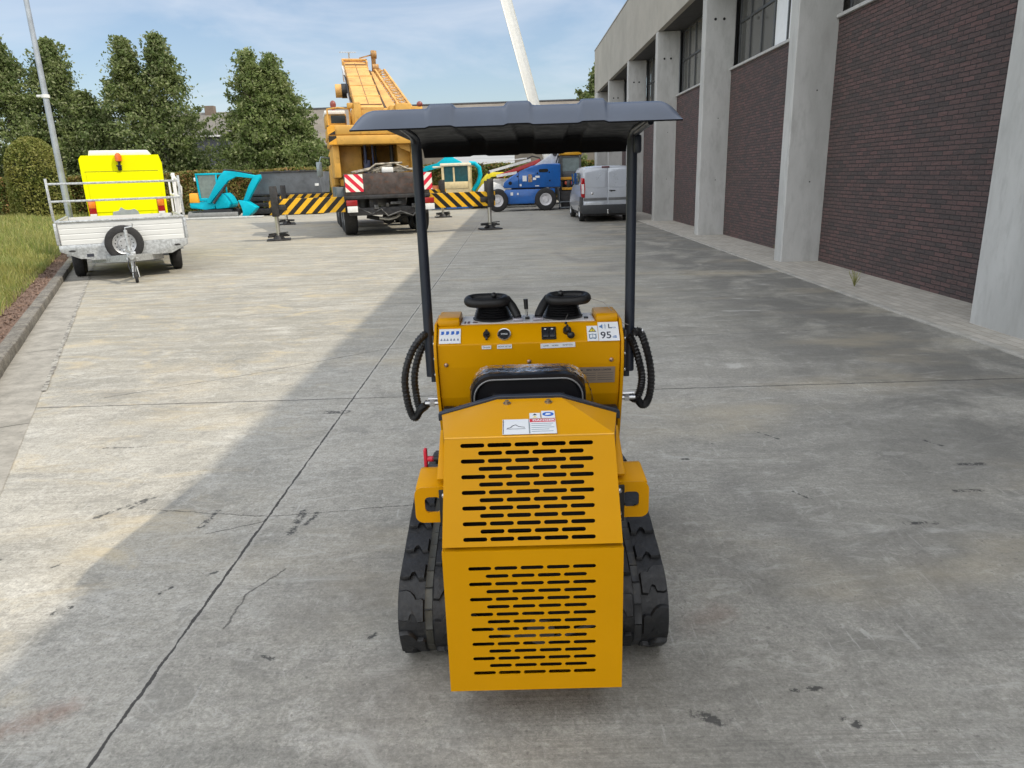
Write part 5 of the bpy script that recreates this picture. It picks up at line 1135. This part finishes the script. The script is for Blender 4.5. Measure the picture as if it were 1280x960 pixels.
m.box(-1.85, 2.06, -.08, .0, 1.02, 1.11, .02); obj('skip_rim', m, DARKST, dc)
m = M().box(-1.9, 2.0, -.1, 1.5, .75, .98, .02).box(-1.9, 2.0, -.15, .1, .10, .38, .02).box(-1.9, 2.0, 1.3, 1.5, .0, .38, .02).box(-1.9, 2.0, -.12, .0, .46, .68, .02)
for x in (-1.8, -.6, .7, 1.8): m.box(x, x+.15, -.05, 1.4, .0, 1.05, .01)
obj('skid_frame', m, DARKST, dc); obj('white_tag', M().box(1.72, 1.92, -.18, -.155, 1.45, 1.58), WHITE, dc, smooth=0)

# ================================================================= MACHINES BEHIND THE RIGHT OUTRIGGER
bc_ = thing('cream_cab_excavator', 'small excavator with cream cab and turquoise arm behind the right outrigger', 'excavator', (-3.5, 41.5, 0))
CRM = pm('cream_paint', (.68, .55, .30), .45, var=.08, dirt='7a6038', damt=.3)
m = M()
for x in (-.50, .98): m.box(x, x+.14, 0, .1, .95, 2.38, .02); m.box(x, x+.14, 1.3, 1.4, .95, 2.38, .02)
m.box(.14, .24, 0.01, .09, 1.1, 2.3, .02).box(-.36, .98, 0, .09, 1.15, 1.52, .03).box(-.4, 1.1, .05, 1.4, .75, 1.15, .04); obj('cab', m, CRM, bc_)
obj('cab_roof', M().box(-.55, 1.16, -.08, 1.5, 2.36, 2.52, .04).box(-1.0, -.5, .1, 1.2, 2.3, 2.38, .03), pm('roof_cream', (.75, .68, .5), .5), bc_)
obj('cab_glass', M().box(-.36, .98, .04, .06, 1.5, 2.36), pm('teal_glass', (.03, .1, .11), .08), bc_)
obj('arm', M().prism([(-2.6, 2.25), (-.9, 2.55), (-.4, 2.95), (-.1, 2.95), (.5, 2.62), (.6, 2.45), (-.5, 2.45), (-1.6, 2.15), (-2.6, 2.0)], 'y', 2.0, 2.4, .04), TQ, bc_)
obj('hose_arm', M().tube([(1.05, .6, 2.5), (1.35, .6, 2.48), (1.6, .6, 2.25), (1.65, .6, 1.85), (1.5, .6, 1.4), (1.2, .6, 1.0)], .12, 12), TQ, bc_)
obj('track_base', M().prism(rrect(-1.3, .0, .05, .45, .2, 4), 'y', -.2, .2, .02).prism(rrect(.8, 1.3, .05, .45, .2, 4), 'y', -.2, .2, .02), pm('blue_base_dark', (.01, .05, .14), .5), bc_)
obj('blue_skid', M().box(-.3, .95, -.25, .4, .06, .42, .02), BLU, bc_); obj('orange_can', M().cyl((-.9, .3, 1.0), (-.9, .3, 1.35), .18, n=14), pm('rust_orange', (.5, .16, .06), .5), bc_)
yb2 = thing('yellow_boom_machine', 'bright yellow boom of a small digger leaning up right behind the right outrigger', 'digger', (-1.6, 42.2, 0))
obj('boom', M().prism([(-.9, .9), (-.6, .85), (.35, 1.75), (1.0, 1.8), (1.1, 1.6), (1.25, 1.75), (1.1, 1.95), (.2, 1.98)], 'y', 0, .3, .03), pm('bright_yellow', (.8, .66, .02), .4), yb2)
obj('body', M().box(-1.2, .8, .4, 1.8, .5, 1.0, .06), pm('bright_yellow', (.8, .66, .02), .4), yb2); obj('crawler', M().prism(rrect(-1.3, .9, .0, .5, .2, 4), 'y', .3, .7, .02).prism(rrect(-1.3, .9, .0, .5, .2, 4), 'y', 1.5, 1.9, .02), RUB, yb2)
rl = thing('red_white_lift', 'red and white folding boom lift behind the sloping blue cover', 'boom lift', (.6, 41.5, 0))
RD = pm('red_paint', (.4, .02, .02), .4, var=.1); WL = pm('boom_white', (.7, .7, .68), .4)
obj('red_boom', M().bar((-1.4, 0, 1.72), (.95, 0, 2.5), .22, .22, .03).bar((-.6, .1, 1.7), (.6, .1, 2.1), .2, .3, .03), RD, rl)
obj('white_boom', M().bar((-1.9, -.1, 2.0), (.4, -.1, 2.55), .12, .10, .02).bar((-2.3, 0, 2.42), (.2, 0, 2.66), .07, .06, .01).bar((-1.5, -.1, 1.75), (-.4, -.1, 1.9), .12, .1, .02), WL, rl)
obj('pivot', M().tube([(.2, 0, 2.6), (.5, 0, 2.75), (.9, 0, 2.65), (1.0, 0, 2.4)], .04, 8).cyl((-1.95, -.3, 1.95), (-1.95, .3, 1.95), .08, n=12).cyl((-2.3, -.2, 2.4), (-2.3, .2, 2.4), .06, n=12), DARKST, rl)
obj('body', M().box(-1.8, 1.4, .2, 1.6, .5, 1.6, .08), pm('body_pale', (.5, .5, .48), .5), rl); obj('dash_body', M().prism([(-2.6, 1.0), (-2.3, 1.35), (-1.9, 1.5), (-1.3, 1.3), (-1.0, .9), (-1.0, .5), (-2.5, .5)], 'y', -.4, .3, .05), WL, rl)
for x in (-1.6, 1.2):
    for y in (.2, 1.7): disc_w(rl, (x, y, .42), .42, .3, RW)

# ================================================================= BACK BUILDINGS
g = G('gravel_roof'); n1 = g.noise(.5, 6, .7); n2 = g.noise(3, 5, .8); c = g.mix(g.ramp(n1, .3, .7), (.13, .115, .098), (.19, .168, .142)); c = g.mix(g.ramp(n2, .5, .7, 0, .35), c, (.26, .23, .19)); GR = g.fin(c, .9)
hall = thing('distant_hall', 'long low hall with a wide brown grey roof across the back of the yard', 'hall', (-5, 68, 0))
O2 = (-5, 68, 0)
obj('hall_roof', M().prism([(66.6, 4.75), (66.6, 4.95), (75, 8.7), (84, 4.95), (84, 4.75)], 'x', -25, 22), GR, hall, O2, smooth=0)
obj('hall_wall', M().box(-24.8, 21.8, 67, 83.5, -.1, 4.74), pm('hall_wall', (.2, .175, .14), .9, var=.2, scale=.8), hall, O2, smooth=0)
obj('ridge_cap', M().box(-25.05, 22.05, 74.8, 75.2, 8.68, 8.8), pm('ridge_dark', (.09, .09, .095), .6), hall, O2)
g = G('white_door'); X, Y, Z = g.xyz(); c = g.mix(g.math('GREATER_THAN', g.math('FRACT', g.mul(Z, 3.3)), .93), (.72, .73, .74), (.5, .5, .5)); WD = g.fin(c, .5)
obj('white_door', M().box(-5.6, .2, 66.90, 66.98, 0, 4.6), WD, hall, O2, smooth=0)
for x in (-21.5, -20.2, -19.0): obj('skylight', M().rbox((x, 69.2, 6.14), (.5, .7, .06), (R(24), 0, 0), .02), WHITE, hall, O2)
obj('gutter', M().box(-25, 22, 66.45, 66.6, 4.72, 4.84), DARKST, hall, O2)
hs = thing('grey_house', 'dark grey house with a pitched roof between the two groups of trees', 'house', (-35.5, 82, 0))
obj('wall', M().box(-4.5, 4.5, 0, 8, -.1, 7.0), pm('house_wall', (.07, .075, .085), .8), hs); obj('roof', M().prism([(-.5, 6.85), (-.5, 7.05), (4, 9.75), (8.5, 7.05), (8.5, 6.85)], 'x', -4.8, 4.8), pm('house_roof', (.15, .14, .125), .85, var=.15), hs)
obj('chimney', M().box(1.0, 2.0, 3.4, 4.2, 9.2, 10.4), pm('chimney_brown', (.17, .13, .1), .9), hs); obj('downpipe', M().cyl((-.95, -.08, 0), (-.95, -.08, 6.8), .10, n=8).box(-4.8, 4.8, -.62, -.5, 6.85, 7.0), WHITE, hs)

# ================================================================= TREES
def leafmat(name, c1, c2, c3, tl=.3):
    g = G(name); oi = g.n('ShaderNodeNewGeometry').outputs['Random Per Island']; n1 = g.noise(.7, 4, .6)
    c = g.mix(g.ramp(n1, .35, .65), c1, c2); c = g.mix(g.ramp(oi, .55, 1, 0, .8), c, c3)
    tr_ = g.n('ShaderNodeBsdfTranslucent'); g.put(c, tr_.inputs[0]); ms = g.n('ShaderNodeMixShader'); ms.inputs[0].default_value = tl
    g.fin(c, .6, **{'Specular IOR Level': .3}); g.l(g.p.outputs[0], ms.inputs[1]); g.l(tr_.outputs[0], ms.inputs[2]); g.l(ms.outputs[0], g.out.inputs[0]); return g.m
LF = leafmat('tree_leaves', (.10, .145, .042), (.165, .205, .065), (.36, .38, .21), .42)
LFH = leafmat('hedge_leaves', (.10, .15, .03), (.21, .19, .05), (.36, .17, .08)); LFT = leafmat('conifer_leaves', (.13, .16, .03), (.21, .21, .05), (.3, .28, .09))
BARK = pm('bark', (.10, .08, .06), .9, bump=.5, bscale=20)
def quads(P, size, aspect=.6):
    N = len(P); a = rng.normal(size=(N, 3)); a /= np.linalg.norm(a, axis=1)[:, None]; b = rng.normal(size=(N, 3)); b -= a*(a*b).sum(1)[:, None]; b /= np.linalg.norm(b, axis=1)[:, None]
    s = (size*rng.uniform(.6, 1.4, N))[:, None]; u, v = a*s, b*s*aspect
    V = np.stack([P-u, P+v*.9-u*.1, P+u, P-v*.9-u*.1], 1).reshape(-1, 3); F = np.arange(4*N).reshape(N, 4)
    return V.tolist(), [], F.tolist()
def crown_points(peaks, ncl, nleaf, rc):
    P = []
    for (px, py, base, top, rad) in peaks:
        ph = rng.uniform(0, 6.28, 6)
        for _ in range(int(ncl)):
            t = rng.uniform(0, 1)**.85; a = rng.uniform(0, 2*math.pi)
            env = rad*(math.sin(math.pi*min(1, .2+t*.78))**.8)*(1-.25*t)
            env *= (1-t)**.58*1.32
            lump = 1+.24*math.sin(3*a+ph[0]+t*7)+.16*math.sin(5*a+ph[1]-t*11)+.15*math.sin(10*t+ph[2]+a)
            r_ = env*lump*(1-rng.uniform(0, 1)**1.9*.85 if rng.uniform() < .8 else rng.uniform(.2, .8))
            if rng.uniform() < .07: r_ *= 1.16
            c = np.array([px+math.cos(a)*r_, py+math.sin(a)*r_, base+(top-base)*t])
            n = int(nleaf*rng.uniform(.5, 1.3)); s = rc*rng.uniform(.5, 1.15)*(1-.45*t)
            q = rng.normal(size=(n, 3))*np.array([s, s, s*.55])*.55
            P.append(c+q)
        for k in range(30):   # outreaching branches with leaf clumps
            t = rng.uniform(.05, .93); a = rng.uniform(0, 6.28); e_ = rad*(1-t)**.55*1.05*math.sin(math.pi*min(1, .25+t*.7))**.6
            for q_ in np.linspace(.7, rng.uniform(1.05, 1.35), 6):
                c = np.array([px+math.cos(a)*e_*q_, py+math.sin(a)*e_*q_, base+(top-base)*t+.55*e_*(q_-.7)]); n = int(nleaf*.35); P.append(c+rng.normal(size=(n, 3))*.17*(1.5-q_*.6))
        for k in range(5):
            n = 150; ox, oy = rng.normal(0, rad*.22, 2); tp = top+rng.uniform(-1.3, .45)-abs(ox)*.6; tt = rng.uniform(0, 1, n)
            P.append(np.stack([px+ox+rng.normal(0, 1, n)*(.55*(1-tt)+.07), py+oy+rng.normal(0, 1, n)*(.55*(1-tt)+.07), tp-2.4*(1-tt)], 1))
        # leader twigs
        for k in range(7):
            n = 40; tt = rng.uniform(0, 1, n); ox, oy = rng.normal(0, rad*.16, 2); hh = rng.uniform(.2, 1.0)
            P.append(np.stack([px+ox+rng.normal(0, .13, n)*(1.2-tt), py+oy+rng.normal(0, .13, n), top-1.0-abs(ox)+tt*(1.0+hh*.5)], 1))
    return np.concatenate(P)
def tree(x, y, peaks, label, ncl=430, nleaf=44, rc=.85, leaf=.14, mat=LF, name='tree'):
    t = thing(name, label, 'tree', (x, y, 0), group='trees behind the hedge' if y < 60 else None)
    P = crown_points(peaks, ncl, int(nleaf*1.7), rc)
    obj('crown', quads(P, leaf*.78), mat, t, smooth=0)
    m = M()
    for (px, py, base, top, rad) in peaks:
        m.tube([(px*.3, py*.3, -.1), (px*.7, py*.7, base*.6+.5), (px, py, base+(top-base)*.3), (px, py, base+(top-base)*.85)], .2, 10, rr=[.24, .18, .12, .03])
        for k in range(16):
            a = random.uniform(0, 6.28); z = base+(top-base)*random.uniform(.05, .75); l = rad*.75*(1-(z-base)/(top-base)*.6)
            m.tube([(px, py, z), (px+math.cos(a)*l*.5, py+math.sin(a)*l*.5, z+.35*l), (px+math.cos(a)*l, py+math.sin(a)*l, z+.6*l)], .04, 5, rr=[.06, .04, .01])
    obj('trunk', m, BARK, t)
tree(-35.3, 54, [(-.6, 0, .8, 12.2, 4.2), (2.8, .5, .8, 11.8, 3.6), (5.3, -.5, .6, 8.2, 2.6)], 'broad dark green tree at the left edge of the photo behind the lamp post', 420)
tree(-42.5, 56, [(0, 0, .8, 12.8, 4.6)], 'dark green tree at the far left edge partly outside the photo')
tree(-26.0, 54, [(-.9, 0, .6, 11.6, 3.1), (1.3, .3, .6, 11.9, 3.2), (-3.0, -.4, .5, 6.6, 2.2), (2.2, .4, .5, 5.0, 1.7)], 'twin topped dark green tree above the yellow box trailer', 330)
LFB = leafmat('light_tree_leaves', (.11, .16, .042), (.18, .225, .07), (.36, .38, .2), .42)
tree(-16.9, 53, [(-1.1, 0, .6, 10.4, 2.9), (.35, .3, .6, 10.3, 3.0), (.9, -.3, .6, 9.2, 2.8), (-.5, -.6, .6, 9.4, 2.8), (2.2, 0, .5, 5.8, 1.9)], 'bushy green tree rising above the turquoise mini excavator', 230, mat=LFB)
tree(-12.6, 54, [(0, 0, .4, 3.7, 1.5)], 'low green tree to the left of the crane in front of the brown roof', 300)
tree(-21.9, 57, [(0, 0, .3, 2.9, 1.7)], 'low dark tree filling the gap in front of the grey house', 260)
tree(8.6, 72, [(0, 0, 3, 11.6, 3.4)], 'sunlit tree top showing past the far end of the warehouse', 300, leaf=.2)
tree(4.6, 62, [(0, 0, .3, 4.2, 2.0)], 'small green bush beside the loader cab at the back of the yard', 160)
# clipped conifer
tc_ = thing('clipped_conifer', 'rounded yellow green clipped conifer in front of the left hedge', 'conifer', (-28.6, 44.4, 0))
P = []
for _ in range(15000):
    t = rng.uniform(0, 1); a = rng.uniform(0, 6.28); r_ = 1.55*math.sqrt(max(0, 1-max(0, (t-.45)/.55)**2.2))*(1+.06*math.sin(4*a+t*5)+rng.normal(0, .035)); P.append((math.cos(a)*r_, math.sin(a)*r_, .1+4.7*t+rng.normal(0, .04)))
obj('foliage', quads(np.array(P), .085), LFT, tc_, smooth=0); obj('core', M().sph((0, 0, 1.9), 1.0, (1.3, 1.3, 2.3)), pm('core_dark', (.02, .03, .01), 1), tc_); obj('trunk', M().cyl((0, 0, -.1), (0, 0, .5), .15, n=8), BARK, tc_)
# hedges
def hedge(x0, x1, y, h, d, label, n, ds=0):
    t = thing('hedge', label, 'hedge', ((x0+x1)/2, y, 0)); cx_ = (x0+x1)/2; L_ = x1-x0
    X_ = rng.uniform(-L_/2, L_/2, n); f_ = rng.uniform(0, 1, n); fr_ = f_ < .7
    Z_ = np.where(fr_, rng.uniform(0.05, 1, n)**.9*h, h+rng.normal(0, .05, n)); Y_ = np.where(fr_, rng.normal(0, .07, n), rng.uniform(0, d, n))
    Y_ += .07*np.sin(X_*1.7)+.05*np.sin(X_*4.1+Z_*3); Z_ += .05*np.sin(X_*1.1)
    obj('foliage', quads(np.stack([X_, Y_, Z_], 1), .085), LFH, t, smooth=0)
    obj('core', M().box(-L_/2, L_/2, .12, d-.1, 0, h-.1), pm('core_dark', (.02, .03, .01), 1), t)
hedge(-50, -4, 47, 2.55, 1.3, 'long clipped green hedge with reddish tips along the back left of the yard', 75000)
hedge(-3.6, 9, 52, 2.5, 1.2, 'green hedge in front of the white doors behind the parked machines', 20000)
# utility post stub in the grass
tag(obj('wooden_post', M().cyl((-18.5, 33.0, .3), (-18.5, 33.0, 1.35), .16, n=12), pm('post_wood', (.03, .027, .025), .9)), 'short dark wooden post standing in the grass before the hedge', 'post')
